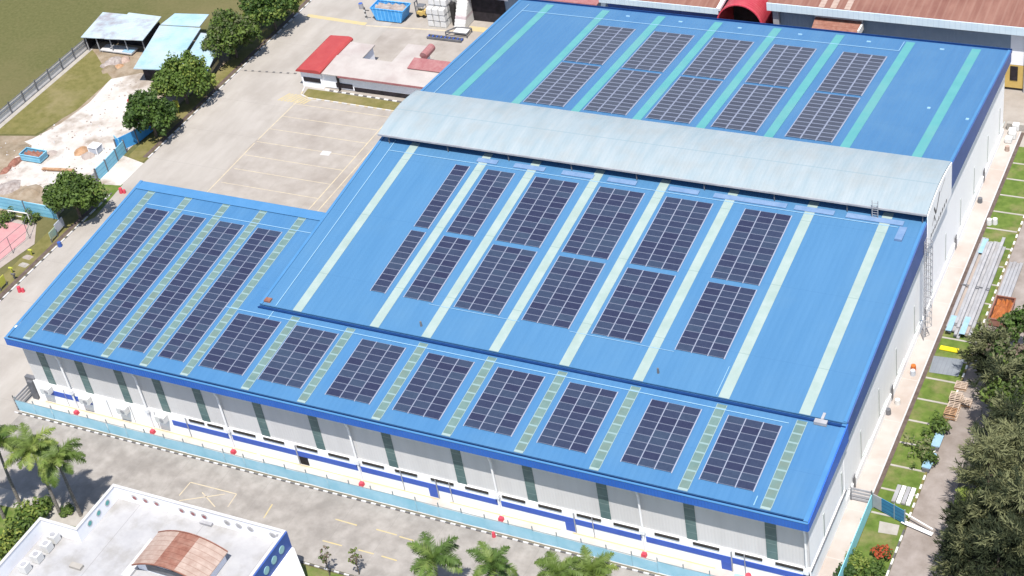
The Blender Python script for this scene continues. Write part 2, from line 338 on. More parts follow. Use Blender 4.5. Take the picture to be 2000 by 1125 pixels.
# right-hand strip
sheet('side_lawn', [(109.25, -40), (113.35, -40), (113.35, 88), (109.25, 88)], .006, 'lawn')
mb = MB()
for k in range(19):
    y = 13.6 + k * 3.9
    mb.box(109.3, 113.3, y - .13, y + .13, 0, .05)
struct('lawn_strips', mb, 'paving')
sheet('dirt_road', [(113.6, -40), (121, -40), (121, 95), (113.6, 95)], .005, 'dirt_road')
sheet('undergrowth', [(120.4, -60), (180, -60), (180, 110), (119.8, 110), (119.2, 70), (120.6, 40), (117.6, 30), (117, 24), (118, 10), (119.6, 5)], .012, 'undergrowth')
sheet('slab', [(109.4, 38.0), (112.9, 38.2), (112.9, 41.4), (109.2, 41.1)], .055, 'slab_grey')
sheet('paving_slab', G((1718, 1018), (1757, 1026), (1752, 1046), (1715, 1040)), .03, 'paving')
def kerb(pts, step=.95, wd=.2, h=.13, dark=.5, mats=('white_paint', 'kerb_black'), name='kerb'):
    mb = MB(); k = 0
    for a, b in zip(pts[:-1], pts[1:]):
        a = Vector((*a, 0)); b = Vector((*b, 0)); L = (b - a).length; n = max(1, round(L / step)); d = (b - a) / n
        n = max(1, n // 2); d = (b - a) / n
        for i in range(n):
            p = a + d * i; q = p + d * (1 - dark); r = a + d * (i + 1)
            mb.bar((p.x, p.y, h / 2), (q.x, q.y, h / 2), wd, h, 0); mb.bar((q.x, q.y, h / 2), (r.x, r.y, h / 2), wd, h, 1)
    struct(name, mb, list(mats))
kerb([(-2, -2.75), (110, -2.75)], .67, .2, .13, .5, ('coping', 'kerb_black'))
kerb([(-20.35, -6), (-20.35, 44)], .95, .28, .13, .3, ('coping', 'kerb_black')); kerb([(-20.35, 54), (-20.35, 126)], .95, .28, .13, .3, ('coping', 'kerb_black'))
kerb([(49.2, -13.65), (120, -13.65)], .67, .2, .13, .5, ('coping', 'kerb_black'))
kerb([(-5.6, 78.9), (-4.9, 76.6), (-3.2, 75.95), (13.5, 75.65)], .8, .25, .13, .4, ('coping', 'yellow_faded')); kerb([(-1.5, 78.85), (13.3, 78.35)], .8, .25)
kerb([(-20.2, 81.2), (-9.4, 82.4)], .7, .3, .08, .35, ('concrete_lane', 'kerb_black'))
kerb([(113.45, -20), (113.45, 12)], .9, .22); kerb([(113.45, 14), (113.45, 88)], .75, .22, .13, .5, ('white_paint', 'verge_grass'))
sheet('grass_island', [(-4.8, 78.6), (-4.6, 76.8), (-3.1, 76.15), (13.3, 75.85), (13.2, 78.2), (-1.4, 78.6)], .02, 'verge_grass')
# painted lines
def line(pts, wd, m='yellow_paint', z=.014, name='road_marking'):
    mb = MB()
    for a, b in zip(pts[:-1], pts[1:]):
        a = Vector((*a, z)); b = Vector((*b, z)); d = (b - a).normalized(); n = Vector((-d.y, d.x, 0)) * wd / 2
        mb.poly([a - n, b - n, b + n, a + n])
    return mb
def mark(lst, wd, m, z=.014):
    mb = MB()
    for pts in lst:
        q = line(pts, wd, m, z); o = len(mb.v); mb.v += q.v; mb.f += [tuple(i + o for i in f) for f in q.f]; mb.m += q.m
    struct('road_marking', mb, m)
mark([[(1, .25), (35, .25)], [(35.5, .25), (61, .25)], [(62.5, .25), (77, .25)], [(78.5, .25), (95.7, .25)]], .16, 'yellow_paint', .128)
bays = [[(-4.8 + (.6 if k < 2 else 0), 51.1 + 3.8 * k), (13.7, 51.1 + 3.8 * k)] for k in range(7)]
mark(bays, .10, 'yellow_faded', .018)
mark([[(13.7, 44), (13.7, 74)], [(15.3, 44), (15.3, 74)], [(-4.9, 46), (-4.9, 62)], [(-4.9, 63), (-4.5, 75)]], .17, 'yellow_faded', .022)
mark([[(7.6, 62.2), (9.2, 62.3)]], 1.1, 'coping', .026)
mb = MB()
for k in range(9):
    x = -8.2 + k * .62; mb.poly([(x, 74.2, .019), (x + .32, 74.2, .019), (x + 1.3, 76.6, .019), (x + .98, 76.6, .019)])
struct('road_marking', mb, 'yellow_paint')
mark([G((600, 30), (700, 45), (715, 47))], .95, 'yellow_paint', .012)
mark([G((715, 50), (905, 62))], .3, 'yellow_faded', .012)
mark([G((915, 55), (960, 60))], 1.5, 'yellow_paint', .016)
mark([G((372, 942), (462, 965), (445, 990)), G((372, 942), (350, 968)), G((395, 962), (420, 990)), G((350, 978), (440, 965))], .13, 'yellow_faded')
mark([G((655, 1014), (697, 1026)), G((735, 1034), (775, 1045)), G((780, 1048), (808, 1056)), G((630, 1056), (668, 1066)), G((700, 1074), (730, 1082)), G((745, 1086), (775, 1095)), G((532, 985), (515, 1012))], .17, 'yellow_paint')

# ================================================================== WAREHOUSE
H = 12.1; Y0 = -1.03; W = 107.0; YC = 30.8; XM = 31.2; Y1 = 12.87; H2 = 13.62; SL = .0905; SM = .099
YR = 53.7; YB = 90.33; WX = 106.4; WY = .7
lowz = lambda y: H + SL * (y - Y0)
mainz = lambda y: H2 + SM * (y - Y1) if y < YR else H2 + SM * (YR - Y1) - SM * (y - YR)
wh = thing('warehouse', 'huge warehouse under stepped bright blue metal roofs with a pale curved ridge canopy', 'warehouse', (53, 45, 0))
# walls
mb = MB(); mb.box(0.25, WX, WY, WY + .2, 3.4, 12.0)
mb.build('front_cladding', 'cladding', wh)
mb = MB(); mb.box(-.1, WX + .05, WY - .18, WY + .15, 0, 3.38); mb.build('front_base_wall', 'white_wall', wh)
mb = MB()
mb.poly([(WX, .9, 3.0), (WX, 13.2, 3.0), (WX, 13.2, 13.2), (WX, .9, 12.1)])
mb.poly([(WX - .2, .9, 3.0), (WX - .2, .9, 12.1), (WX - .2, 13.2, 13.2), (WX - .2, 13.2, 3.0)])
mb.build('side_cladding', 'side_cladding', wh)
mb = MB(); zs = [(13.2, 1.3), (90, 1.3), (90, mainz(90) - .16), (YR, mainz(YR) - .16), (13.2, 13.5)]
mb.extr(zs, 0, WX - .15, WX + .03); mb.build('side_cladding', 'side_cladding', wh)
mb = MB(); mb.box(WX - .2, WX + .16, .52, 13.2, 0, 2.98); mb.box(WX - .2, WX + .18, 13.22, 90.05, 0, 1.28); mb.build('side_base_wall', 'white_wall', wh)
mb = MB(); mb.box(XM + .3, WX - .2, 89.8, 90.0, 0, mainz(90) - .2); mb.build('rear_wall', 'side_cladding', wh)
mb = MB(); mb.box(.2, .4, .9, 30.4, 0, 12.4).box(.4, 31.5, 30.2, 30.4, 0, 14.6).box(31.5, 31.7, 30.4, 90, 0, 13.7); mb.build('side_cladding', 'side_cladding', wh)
# ledge line (cladding drip) on side wall + small louvres
mb = MB(); mb.box(WX + .16, WX + .30, .6, 13.2, 2.98, 3.12); mb.build('drip_ledge', 'steel_dark', wh)
# roofs
T = .14
mb = MB()
ys = Y0 + .5
mb.poly([(0, ys, lowz(ys)), (W, ys, lowz(ys)), (W, Y1 + 1, lowz(Y1 + 1)), (XM + .3, Y1 + 1, lowz(Y1 + 1)), (XM + .3, YC, lowz(YC)), (0, YC, lowz(YC))])
mb.poly([(0, YC, lowz(YC) - T), (XM + .3, YC, lowz(YC) - T), (XM + .3, Y1 + 1, lowz(Y1 + 1) - T), (W, Y1 + 1, lowz(Y1 + 1) - T), (W, ys, lowz(ys) - T), (0, ys, lowz(ys) - T)])
mb.poly([(W, ys, lowz(ys)), (0, ys, lowz(ys)), (0, ys, lowz(ys) - T), (W, ys, lowz(ys) - T)])
mb.poly([(XM, YC, lowz(YC) - T), (0, YC, lowz(YC) - T), (0, YC, lowz(YC)), (XM, YC, lowz(YC))])
mb.poly([(0, YC, lowz(YC) - T), (0, ys, lowz(ys) - T), (0, ys, lowz(ys)), (0, YC, lowz(YC))])
rlow = mb.build('lower_roof', 'roof_low', wh)
mb = MB(); mb.extr([(Y1, mainz(Y1)), (Y1, mainz(Y1) - T), (YR, mainz(YR) - T), (YR, mainz(YR))], 0, XM, W)
rmain = mb.build('main_roof', 'roof_main', wh)
mb = MB(); mb.extr([(YR, mainz(YR)), (YR, mainz(YR) - T), (YB, mainz(YB) - T), (YB, mainz(YB))], 0, XM, W)
rback = mb.build('rear_roof', 'roof_back', wh)
# fascias / gutters
mb = MB(); mb.box(-.02, W + .04, Y0 - .06, Y0 + .06, 10.97, H); mb.build('front_fascia', 'fascia_blue', wh)
mb = MB(); mb.box(0, W, Y0 + .06, ys, H - .42, H - .34).box(0, W, ys - .05, ys, H - .34, lowz(ys) - T - .01); mb.build('gutter', 'gutter_dark', wh)
mb = MB(); mb.box(-.04, W + .06, Y0 - .10, Y0 + .14, H + .003, H + .07); mb.build('fascia_capping', 'trim_blue', wh)
mb = MB()
for m0, x0, x1 in ((0, W - .06, W + .06),):
    mb.extr([(Y0 + .07, 10.97), (Y1 + .1, 10.97), (Y1 + .1, lowz(Y1) + .08), (Y0 + .07, H + .0)], 0, W + .005, W + .12)
mb.build('side_fascia', 'fascia_side', wh)
mb = MB(); mb.extr([(Y1 + .12, 11.4), (YR, 13.7), (YB, 12.3), (YB, mainz(YB) + .06), (YR, mainz(YR) + .06), (Y1 + .12, mainz(Y1) + .06)], 0, W + .005, W + .12)
mb.build('side_fascia', 'fascia_dull', wh)
class SB:
    def __init__(s, name, mats, par): s.a = (name, mats, par)
    def bar(s, *k): q = MB(); q.bar(*k); q.build(*s.a); return s
    def box(s, *k): q = MB(); q.box(*k); q.build(*s.a); return s
    def hexa(s, *k): q = MB(); q.hexa(*k); q.build(*s.a); return s
mb = SB('verge_trim', 'trim_blue', wh); mb.bar((W - .25, Y0 + .2, lowz(Y0 + .2) + .06), (W - .25, Y1, lowz(Y1) + .06), .5, .06).bar((.2, Y0 + .2, lowz(Y0 + .2) + .06), (.2, YC, lowz(YC) + .06), .4, .06)
mb.bar((W - .2, Y1 + .1, mainz(Y1) + .08), (W - .2, YR, mainz(YR) + .08), .36, .06).bar((W - .2, YR, mainz(YR) + .08), (W - .2, YB, mainz(YB) + .08), .36, .06)
mb.bar((XM + .2, Y1, mainz(Y1) + .06), (XM + .2, YR, mainz(YR) + .06), .4, .05).bar((XM + .2, YR, mainz(YR) + .06), (XM + .2, YB, mainz(YB) + .06), .4, .05)
mb.bar((.4, YC - .9, lowz(YC - .9) + .05), (XM - .05, YC - .9, lowz(YC - .9) + .05), 1.7, .05)
mb = MB(); mb.box(XM - .02, W, Y1 - .42, Y1 - .03, mainz(Y1) - .30, mainz(Y1) - .24).box(XM - .02, W, Y1 - .50, Y1 - .42, mainz(Y1) - .34, mainz(Y1) - .06)
mb.box(XM, W, Y1 + .03, Y1 + .1, lowz(Y1), mainz(Y1) - T)
mb.build('gutter', 'gutter_dark', wh)
mb = MB(); mb.box(XM, W + .1, YB + .02, YB + .34, mainz(YB) - .5, mainz(YB) - .1).box(XM, W + .1, YB + .30, YB + .42, mainz(YB) - .5, mainz(YB) + .10)
mb.build('gutter', 'gutter_dark', wh)
mb = MB(); mb.hexa([(37, 90.85, 13.3), (88, 90.85, 13.3), (88, 91.8, 13.1), (37, 91.8, 13.1), (37, 90.85, 13.4), (88, 90.85, 13.4), (88, 91.8, 13.2), (37, 91.8, 13.2)])
mb.build('rear_canopy', 'sheet_pink', wh)
# skylights (parts of their roofs)
def strip(x, wd, y0, y1, zf, name, mats, par, cap=None):
    mb = MB(); x0, x1 = x - wd / 2, x + wd / 2; e = .045
    mb.hexa([(x0, y0, zf(y0) - .02), (x1, y0, zf(y0) - .02), (x1, y1, zf(y1) - .02), (x0, y1, zf(y1) - .02), (x0, y0, zf(y0) + e), (x1, y0, zf(y0) + e), (x1, y1, zf(y1) + e), (x0, y1, zf(y1) + e)])
    if cap:
        for xa in (x0 - .06, x1):
            mb.hexa([(xa, y0, zf(y0) - .02), (xa + .06, y0, zf(y0) - .02), (xa + .06, y1, zf(y1) - .02), (xa, y1, zf(y1) - .02), (xa, y0, zf(y0) + e + .02), (xa + .06, y0, zf(y0) + e + .02), (xa + .06, y1, zf(y1) + e + .02), (xa, y1, zf(y1) + e + .02)], 1)
        ya = y0 - .32
        mb.hexa([(x0 - .03, ya, zf(ya) - .01), (x1 + .03, ya, zf(ya) - .01), (x1 + .03, y0 - .01, zf(y0) - .01), (x0 - .03, y0 - .01, zf(y0) - .01), (x0 - .03, ya, zf(ya) + .09), (x1 + .03, ya, zf(ya) + .09), (x1 + .03, y0 - .01, zf(y0) + .09), (x0 - .03, y0 - .01, zf(y0) + .09)], 1)
    return mb.build(name, mats, par)
LX = [3.2, 9.5, 15.85, 21.9, 28.1, 37.1, 45.15, 55.35, 64.6, 73.75, 82.87, 93.15, 102.3]
for i, x in enumerate(LX):
    strip(x, 1.05, -.15, 29.2 if i < 5 else 12.15, lowz, 'skylight', ['skylight_dirty', 'skylight_cap'], rlow, True)
MX = [36.8, 48.0, 55.25, 64.4, 73.55, 82.75, 93.05, 102.3]
for x in MX: strip(x, 1.25, Y1 + .02, 46.2, mainz, 'skylight', 'skylight_main', rmain)
for k, x in enumerate([36.9, 46.35, 55.5, 64.6, 73.7, 83.1, 93.3, 102.5]): strip(x, 1.25, 56, 89.7, mainz, 'skylight', 'skylight_back', rback)
# lightning tapes & walkway & small roof items
def tape(a, b, zf, wd=.10):
    n = 6; mb = MB()
    for k in range(n):
        p = [a[j] + (b[j] - a[j]) * k / n for j in (0, 1)]; q = [a[j] + (b[j] - a[j]) * (k + 1) / n for j in (0, 1)]
        mb.bar((p[0], p[1], zf(p[1]) + .07), (q[0], q[1], zf(q[1]) + .07), wd, .03)
    mb.build('lightning_tape', 'tape', wh)
tape((33.6, 13), (33.6, 46), mainz); tape((33.6, 43.9), (104, 43.9), mainz); tape((33.5, 57), (33.5, 89), mainz); tape((33.4, 86.6), (92.4, 86.6), mainz); tape((92.4, 86.6), (92.4, 89.6), mainz)
tape((33.6, 10.5), (33.6, 12.3), lowz); tape((26, 11.45), (101, 11.45), lowz); tape((4, 26.6), (32.5, 26.6), lowz)
tape((101, 1.0), (101, -.3), lowz); tape((92.1, 17.5), (92.1, 13.1), mainz, .07)
tape((53, 18.1), (65.4, 18.1), mainz, .06); tape((72, 18.1), (85.2, 18.1), mainz, .06)
mb = SB('walkway', 'walkway', wh)
for xa, xb in ((47, 50), (52.5, 57), (59.5, 64), (66, 70), (74.5, 78.5), (80.5, 90), (91, 96), (97.5, 104.5)):
    for ya in (44.25,):
        mb.hexa([(xa, ya, mainz(ya) + .05), (xb, ya, mainz(ya) + .05), (xb, ya + .8, mainz(ya + .8) + .05), (xa, ya + .8, mainz(ya + .8) + .05), (xa, ya, mainz(ya) + .12), (xb, ya, mainz(ya) + .12), (xb, ya + .8, mainz(ya + .8) + .12), (xa, ya + .8, mainz(ya + .8) + .12)])
mb.box(104.2, 105.1, 41.6, 44.1, mainz(41.6) + .02, mainz(44.1) + .08)
mb = SB('roof_vent', 'tape', wh)
for x in (45.5 + 5, 59, 68.3, 77.5, 87.6, 98): mb.box(x - .3, x + .3, 88.3, 88.55, mainz(88.55), mainz(88.3) + .12)
for u, v in ((1814, 223), (1889, 247)): 
    x, y = gp(u, v, mainz(80)); mb.box(x - .2, x + .2, y - .2, y + .2, mainz(y) - .1, mainz(y) + .12)
mb = MB()
for x, y in ((53.8, 14.5), (84.6, 14.6)): mb.tube((x, y, mainz(y)), (x, y, mainz(y) + .7), .16, .12)
mb.build('vent_pipe', 'steel_dark', wh)
mb = MB(); mb.box(31.6, 32.5, 13.3, 14.0, mainz(13.3), mainz(13.3) + .25); mb.build('rusty_flashing', 'rust', wh)
mb = MB(); mb.box(103.6, 105.0, 12.0, 12.6, lowz(12.6), mainz(Y1) + .12); mb.box(104.2, 104.5, 12.6, 13.6, mainz(Y1), mainz(13.6) + .12); mb.build('gutter_bridge', 'steel_grey', wh)
# ridge monitor
YN, YF, ZM, CH = 45.18, 56.6, 18.24, .72
def arc(t): return (YN + (YF - YN) * t, ZM + CH * (1 - (2 * t - 1) ** 2))
n = 14; mb = MB(); X0m, X1m = 31.5, 107.12
top = [arc(k / n) for k in range(n + 1)]; prof = top + [(y, z - .12) for y, z in top[::-1]]
for k in range(n):
    (ya, za), (yb, zb) = top[k], top[k + 1]
    mb.poly([(X0m, ya, za), (X1m, ya, za), (X1m, yb, zb), (X0m, yb, zb)])
    mb.poly([(X0m, yb, zb - .12), (X1m, yb, zb - .12), (X1m, ya, za - .12), (X0m, ya, za - .12)])
    for X, s in ((X0m, 1), (X1m, -1)):
        q = [(X, ya, za), (X, yb, zb), (X, yb, zb - .12), (X, ya, za - .12)]; mb.poly(q if s > 0 else q[::-1])
mb.poly([(X0m, YN, ZM - .12), (X1m, YN, ZM - .12), (X1m, YN, ZM), (X0m, YN, ZM)]); mb.poly([(X0m, YF, ZM), (X1m, YF, ZM), (X1m, YF, ZM - .12), (X0m, YF, ZM - .12)])
mon = mb.build('ridge_canopy', 'monitor_sheet', wh, smooth=True)
mb = MB(); pr = [arc(k / n) for k in range(n + 1)]
pr2 = [(y, z - .13) for y, z in pr]; pr2 = [(YF, 13.2), (YN, 13.2)] + pr2
mb.extr(pr2, 0, W + .16, W + .26); mb.build('gable_wall', 'side_cladding', mon)
mb = MB(); mb.extr([(y, z - .13) for y, z in pr[1:-1]] + [(YF - .9, 16.9), (YN + .9, 16.9)], 0, 32.4, 32.5); mb.build('gable_wall', 'side_cladding', mon)
mb = MB(); mb.box(32.5, W, YN + 1.3, YN + 1.4, 16.7, 18.1).box(32.5, W, YF - 1.4, YF - 1.3, 16.7, 18.1); mb.build('louvre_wall', 'gutter_dark', mon)
mb = MB(); mb.box(X0m, X1m, YN - .12, YN - .01, ZM - .2, ZM + .05); mb.build('canopy_edge', 'steel_grey', mon)
mb = MB()
for x in [33 + 9.2 * k for k in range(9)]: mb.box(x - .06, x + .06, YN + .1, YN + .22, 16.9, 18.1)
mb.build('canopy_post', 'steel_dark', mon)
# sign strokes on monitor gable (unreadable from here: a mark over two rows of small characters)
mb = MB(); XS = W + .262
def stroke(y0, z0, y1, z1, t=.22):
    d = Vector((0, y1 - y0, z1 - z0)).normalized(); nn = Vector((0, -d.z, d.y)) * t / 2
    a = Vector((XS + .03, y0, z0)); b = Vector((XS + .03, y1, z1)); mb.poly([a - nn, b - nn, b + nn, a + nn])
stroke(48.0, 17.3, 48.9, 15.9, .35); stroke(48.9, 15.9, 50.6, 17.9, .35); stroke(48.1, 16.1, 48.6, 15.0, .3)
stroke(51.0, 17.6, 53.2, 18.2, .1); stroke(47.2, 15.2, 47.9, 15.9, .15)
rr = random.Random(3)
for k in range(9):
    y = 46.6 + k * .9; z = 14.1 + .0 * k
    stroke(y, z - .35, y + .1, z + .35, .16); stroke(y - .2, z + .1 * rr.uniform(-2, 2), y + .4, z + .1 * rr.uniform(-2, 2), .14); stroke(y + .3, z - .3, y + .32, z + .2, .1)
mb.build('wall_sign', 'steel_dark', wh)
# front cladding strips, louvres, band, doors, pipes
for x in LX:
    mb = MB(); mb.box(x - .62, x + .62, WY - .06, WY - .01, 3.45, 11.6); mb.build('strip_window', 'strip_window', wh)
mb = SB('blue_band', 'band_blue', wh)
for a, b in ((2.0, 9.3), (22.4, 31.2), (31.7, 50.1), (50.5, 69.0), (69.5, 87.0), (87.6, 106.45)): mb.box(a, b, WY - .24, WY - .185, 1.45, 2.3)
for i, x in enumerate((42.1, 60.35, 78.2, 97.0)):
    mb = MB(); mb.box(x - .6, x + .6, WY - .26, WY - .19, .12, 1.44)
    d = mb.build('door', 'dark_inside' if i == 0 else 'band_blue', wh)
    mb = MB(); mb.box(x + (.62 if i else -.8), x + (.74 if i else -.66), WY - .34, WY - .19, .12, 3.3); mb.build('door_post', 'steel_grey', d)
def xat(u, Y, z):
    a, b = -20., 120.
    for _ in range(40):
        c = (a + b) / 2; d = Vector((c, Y, z)) - CP
        if 1000 + CF * d.dot(CR[0]) / d.dot(CR[2]) < u: a = c
        else: b = c
    return c
for a, b in ((371, 400), (407, 437), (457, 500), (516, 556), (581, 621), (643, 683), (709, 751), (773, 816), (843, 887), (910, 955), (982, 1027), (1053, 1098), (1128, 1175), (1200, 1249), (1280, 1328), (1355, 1406), (1437, 1490), (1516, 1570)):
    mb = MB(); mb.box(xat(a, WY, 3.3), xat(b, WY, 3.3), WY - .32, WY - .19, 3.0, 3.3); mb.build('louvre', 'louvre_black', wh)
for x in (6.5, 18.9, 31.5, 50.35, 69.3, 87.4, 106.2):
    mb = MB(); mb.tube((x, .1, 11.0), (x, .1, 9.4), .13).tube((x, .1, 9.4), (x, .30, 8.8), .13).tube((x, .30, 8.8), (x, .30, .12), .13)
    mb.box(x - .26, x + .26, .08, .5, 2.9, 3.5)
    mb.build('downpipe', 'white_metal', wh, smooth=False)
for x in (24.9, 56.3, 62.9, 81.2, 99.2): 
    mb = MB(); mb.tube((x, .36, 3.5), (x, .36, .12), .06); mb.build('vent_pipe', 'steel_grey', wh)
for xx in (4.9, 12.1, 15.9, 19.8):
    mb = MB(); mb.tube((xx, .47, 3.0), (xx, .47, .12), .04); mb.build('drain_hose', 'steel_grey', wh)
# side windows
for y in (5.8, 12.3): mb = MB(); mb.box(WX - .05, WX + .05, y - .22, y + .22, 2.3, 6.6); mb.build('window', 'window_grey', wh)
for y in (19.5, 26.8, 34.2, 42.4, 49.9, 57.5, 65.3, 72.7, 80.5, 87.6):
    mb = MB(); mb.box(WX, WX + .07, y - .2, y + .2, 1.95, 6.3); mb.build('window', 'window_grey', wh)
    mb = MB(); mb.box(WX + .03, WX + .11, y + .5, y + 3.4, 1.75, 1.9); mb.build('louvre', 'window_grey', wh)
for y in (16.4, 32.0, 47.2, 62.6, 78.3):
    mb = MB(); mb.box(WX + .1, WX + .22, y - .35, y + .35, .12, 2.2); mb.build('door', 'steel_dark', wh)
# caged ladder + small monitor ladder
mb = MB(); XL = 107.35
for y in (43.4, 44.3): mb.box(XL - .04, XL + .04, y - .04, y + .04, .3, 15.6)
for k in range(34): mb.box(XL - .02, XL + .02, 43.44, 44.26, .6 + k * .45, .66 + k * .45)
for k in range(14):
    z = 2.4 + k; pts = [(XL, 43.4), (XL + .5, 43.35), (XL + .85, 43.85), (XL + .5, 44.35), (XL, 44.3)]
    for a, b in zip(pts[:-1], pts[1:]): mb.bar((*a, z), (*b, z), .06, .06)
for a in ((XL + .5, 43.35), (XL + .85, 43.85), (XL + .5, 44.35)): mb.box(a[0] - .03, a[0] + .03, a[1] - .03, a[1] + .03, 2.4, 15.6)
mb.build('ladder', 'steel_grey', wh)
mb = MB()
for x in (100.6, 101.3): mb.box(x - .04, x + .04, 44.9, 44.98, 16.7, 19.4)
for k in range(7): mb.box(100.62, 101.28, 44.92, 44.96, 16.9 + k * .35, 16.95 + k * .35)
mb.build('ladder', 'steel_grey', mon)

# ================================================================== SOLAR ARRAYS
proto = {}
def panel_mesh(w_, l_, cell='panel_cell'):
    key = (round(w_, 3), round(l_, 3), cell)
    if key in proto: return proto[key]
    mb = MB(); gx, gy = .035, .018; fr = .03 if cell == 'panel_cell' else .075
    x0, x1, y0, y1 = gx, w_ - gx, gy, l_ - gy
    mb.box(x0, x1, y0, y1, 0, .04, 0)
    mb.poly([(x0 + fr, y0 + fr, .0435), (x1 - fr, y0 + fr, .0435), (x1 - fr, y1 - fr, .0435), (x0 + fr, y1 - fr, .0435)], 1)
    me = bpy.data.meshes.new('solar_panel'); me.from_pydata(mb.v, [], mb.f); me.materials.append(M['panel_frame']); me.materials.append(M[cell])
    me.polygons.foreach_set('material_index', mb.m); me.update(); proto[key] = me; return me
def array(x0, x1, y0, y1, cols, rows, zf, label, group):
    sl = (zf(y1) - zf(y0)) / (y1 - y0); ang = math.atan(sl)
    t = bpy.data.objects.new('solar_array', None); COL.objects.link(t); t.location = (x0, y0, zf(y0) + .10); t.rotation_euler = (ang, 0, 0); t.empty_display_size = .3
    tag(t, label, 'solar panels', group)
    L = (y1 - y0) / math.cos(ang); pw = (x1 - x0) / cols; pl = L / rows; me = panel_mesh(pw, pl, 'panel_sky_tint' if y0 > YR else 'panel_cell')
    for c in range(cols):
        for r in range(rows):
            o = bpy.data.objects.new('solar_panel', me); COL.objects.link(o); o.parent = t; o.location = (c * pw, r * pl, 0)
    mb = MB()
    for c in range(cols + 1): mb.box(c * pw - .055, c * pw + .055, -.06, L + .06, -.07, -.004)
    me = bpy.data.meshes.new('mounting_rail'); me.from_pydata(mb.v, [], mb.f); me.materials.append(M['rail']); me.update()
    o = bpy.data.objects.new('mounting_rail', me); COL.objects.link(o); o.parent = t
g = 'solar arrays on the warehouse roofs'
for i, (a, b) in enumerate(((4.45, 8.3), (10.7, 14.45), (16.8, 20.7), (22.95, 26.8))):
    array(a, b, 1.5, 25.8, 2, 23, lowz, 'long two-column solar array on the left annex roof, %s' % (['leftmost', 'second from the left', 'third from the left', 'rightmost'][i]), g)
LA = ((29.2, 35.6), (37.9, 44.0), (47.45, 53.5), (56.65, 62.8), (65.95, 72.0), (75.2, 81.15), (85.3, 91.2), (94.35, 100.4))
for i, (a, b) in enumerate(LA):
    array(a, b, 1.45, 10.8, 3, 9, lowz, 'short three-column solar array above the front fascia, %s of eight' % ORD[i], g)
MA = ((44.5, 46.6, 1), (49.3, 53.3, 2), (56.4, 62.5, 3), (65.6, 71.75, 3), (74.75, 80.95, 3), (85.2, 91.15, 3))
mo = ['single-column leftmost', 'two-column second', 'three-column third', 'three-column fourth', 'three-column fifth', 'three-column rightmost']
for i, (a, b, c) in enumerate(MA):
    array(a, b, 18.45, 29.8, c, 11, mainz, '%s solar array in the lower row of the middle roof' % mo[i], g)
    array(a, b, 30.6, 43.05, c, 12, mainz, '%s solar array in the row just below the pale ridge canopy' % mo[i], g)
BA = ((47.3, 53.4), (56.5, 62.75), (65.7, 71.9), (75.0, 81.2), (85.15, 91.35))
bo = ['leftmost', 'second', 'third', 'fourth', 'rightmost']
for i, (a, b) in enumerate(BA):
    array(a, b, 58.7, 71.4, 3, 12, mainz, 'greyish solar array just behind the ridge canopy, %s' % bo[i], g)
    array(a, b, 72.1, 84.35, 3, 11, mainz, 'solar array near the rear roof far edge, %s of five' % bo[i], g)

# ================================================================== FRONT STRIP THINGS
# blue mesh fence
t = thing('mesh_fence', 'long light blue mesh fence along the black and white kerb in front of the warehouse', 'fence', (53, -2.3, 0))
mb = MB(); rr = random.Random(5); x = -1.5; k = 0
while x < 108:
    x2 = min(x + 3.05, 108.4); dy = rr.uniform(-.04, .04); zt = 1.95 + rr.uniform(-.05, .05)
    mb.poly([(x, -2.3 + dy, .1), (x2, -2.3 - dy, .1), (x2, -2.35 - dy, zt), (x, -2.35 + dy, zt)]); x = x2
mb.build('mesh_panel', 'mesh_blue', t)
for i in range(37):
    x = -1.5 + i * 3.05; mb = MB(); mb.box(x - .05, x + .05, -2.26, -2.16, .1, 2.5); mb.build('post', 'mesh_post', t)
mb = MB(); mb.box(-1.5, 108.4, -2.28, -2.22, 1.9, 1.97); mb.build('rail', 'mesh_post', t)
t = thing('mesh_fence', 'bright cyan fence panel run going back beside the warehouse corner and lawn', 'fence', (109.2, 3, 0))
mb = MB(); mb.box(109.15, 109.22, -12, 14.2, .1, 2.1); mb.build('mesh_panel', 'fence_cyan', t)
for i in range(8): mb = MB(); mb.box(109.05, 109.14, -11.9 + i * 3.7, -11.8 + i * 3.7, 0, 2.2); mb.build('post', 'mesh_post', t)
# left grey gate/fence near left end
t = thing('metal_fence', 'grey slatted metal fence turning the corner at the warehouse left end', 'fence', (-1.7, -2, 0))
mb = MB()
for zz in (.3, .8, 1.3, 1.8): mb.box(-1.75, -1.68, -2.3, 5.6, zz, zz + .32)
mb.build('slats', 'steel_grey', t)
for y in (-2.2, 1, 4.2, 5.5): mb = MB(); mb.box(-1.85, -1.76, y - .06, y + .06, 0, 2.6); mb.build('post', 'steel_dark', t)
mb = MB()
for k in range(4): mb.box(-1.5, .2, 5.45, 5.52, .3 + k * .55, .65 + k * .55)
mb.build('slats', 'steel_grey', t)
# red guard blocks
for i, x in enumerate((6.9, 19.4, 32.0, 50.8, 69.7, 87.6)):
    mb = MB(); mb.hexa([(x - .29, -.80, .12), (x + .29, -.80, .12), (x + .29, -.25, .12), (x - .29, -.25, .12), (x - .25, -.76, .62), (x + .25, -.76, .62), (x + .25, -.29, .62), (x - .25, -.29, .62)])
    mb.build('guard_block', 'red_paint', loc=(x, -.5, .12), label='small red block on the front apron below the %s downpipe from the left' % ['first', 'second', 'third', 'fourth', 'fifth', 'sixth'][i], cat='guard block', group='red blocks along the front apron')
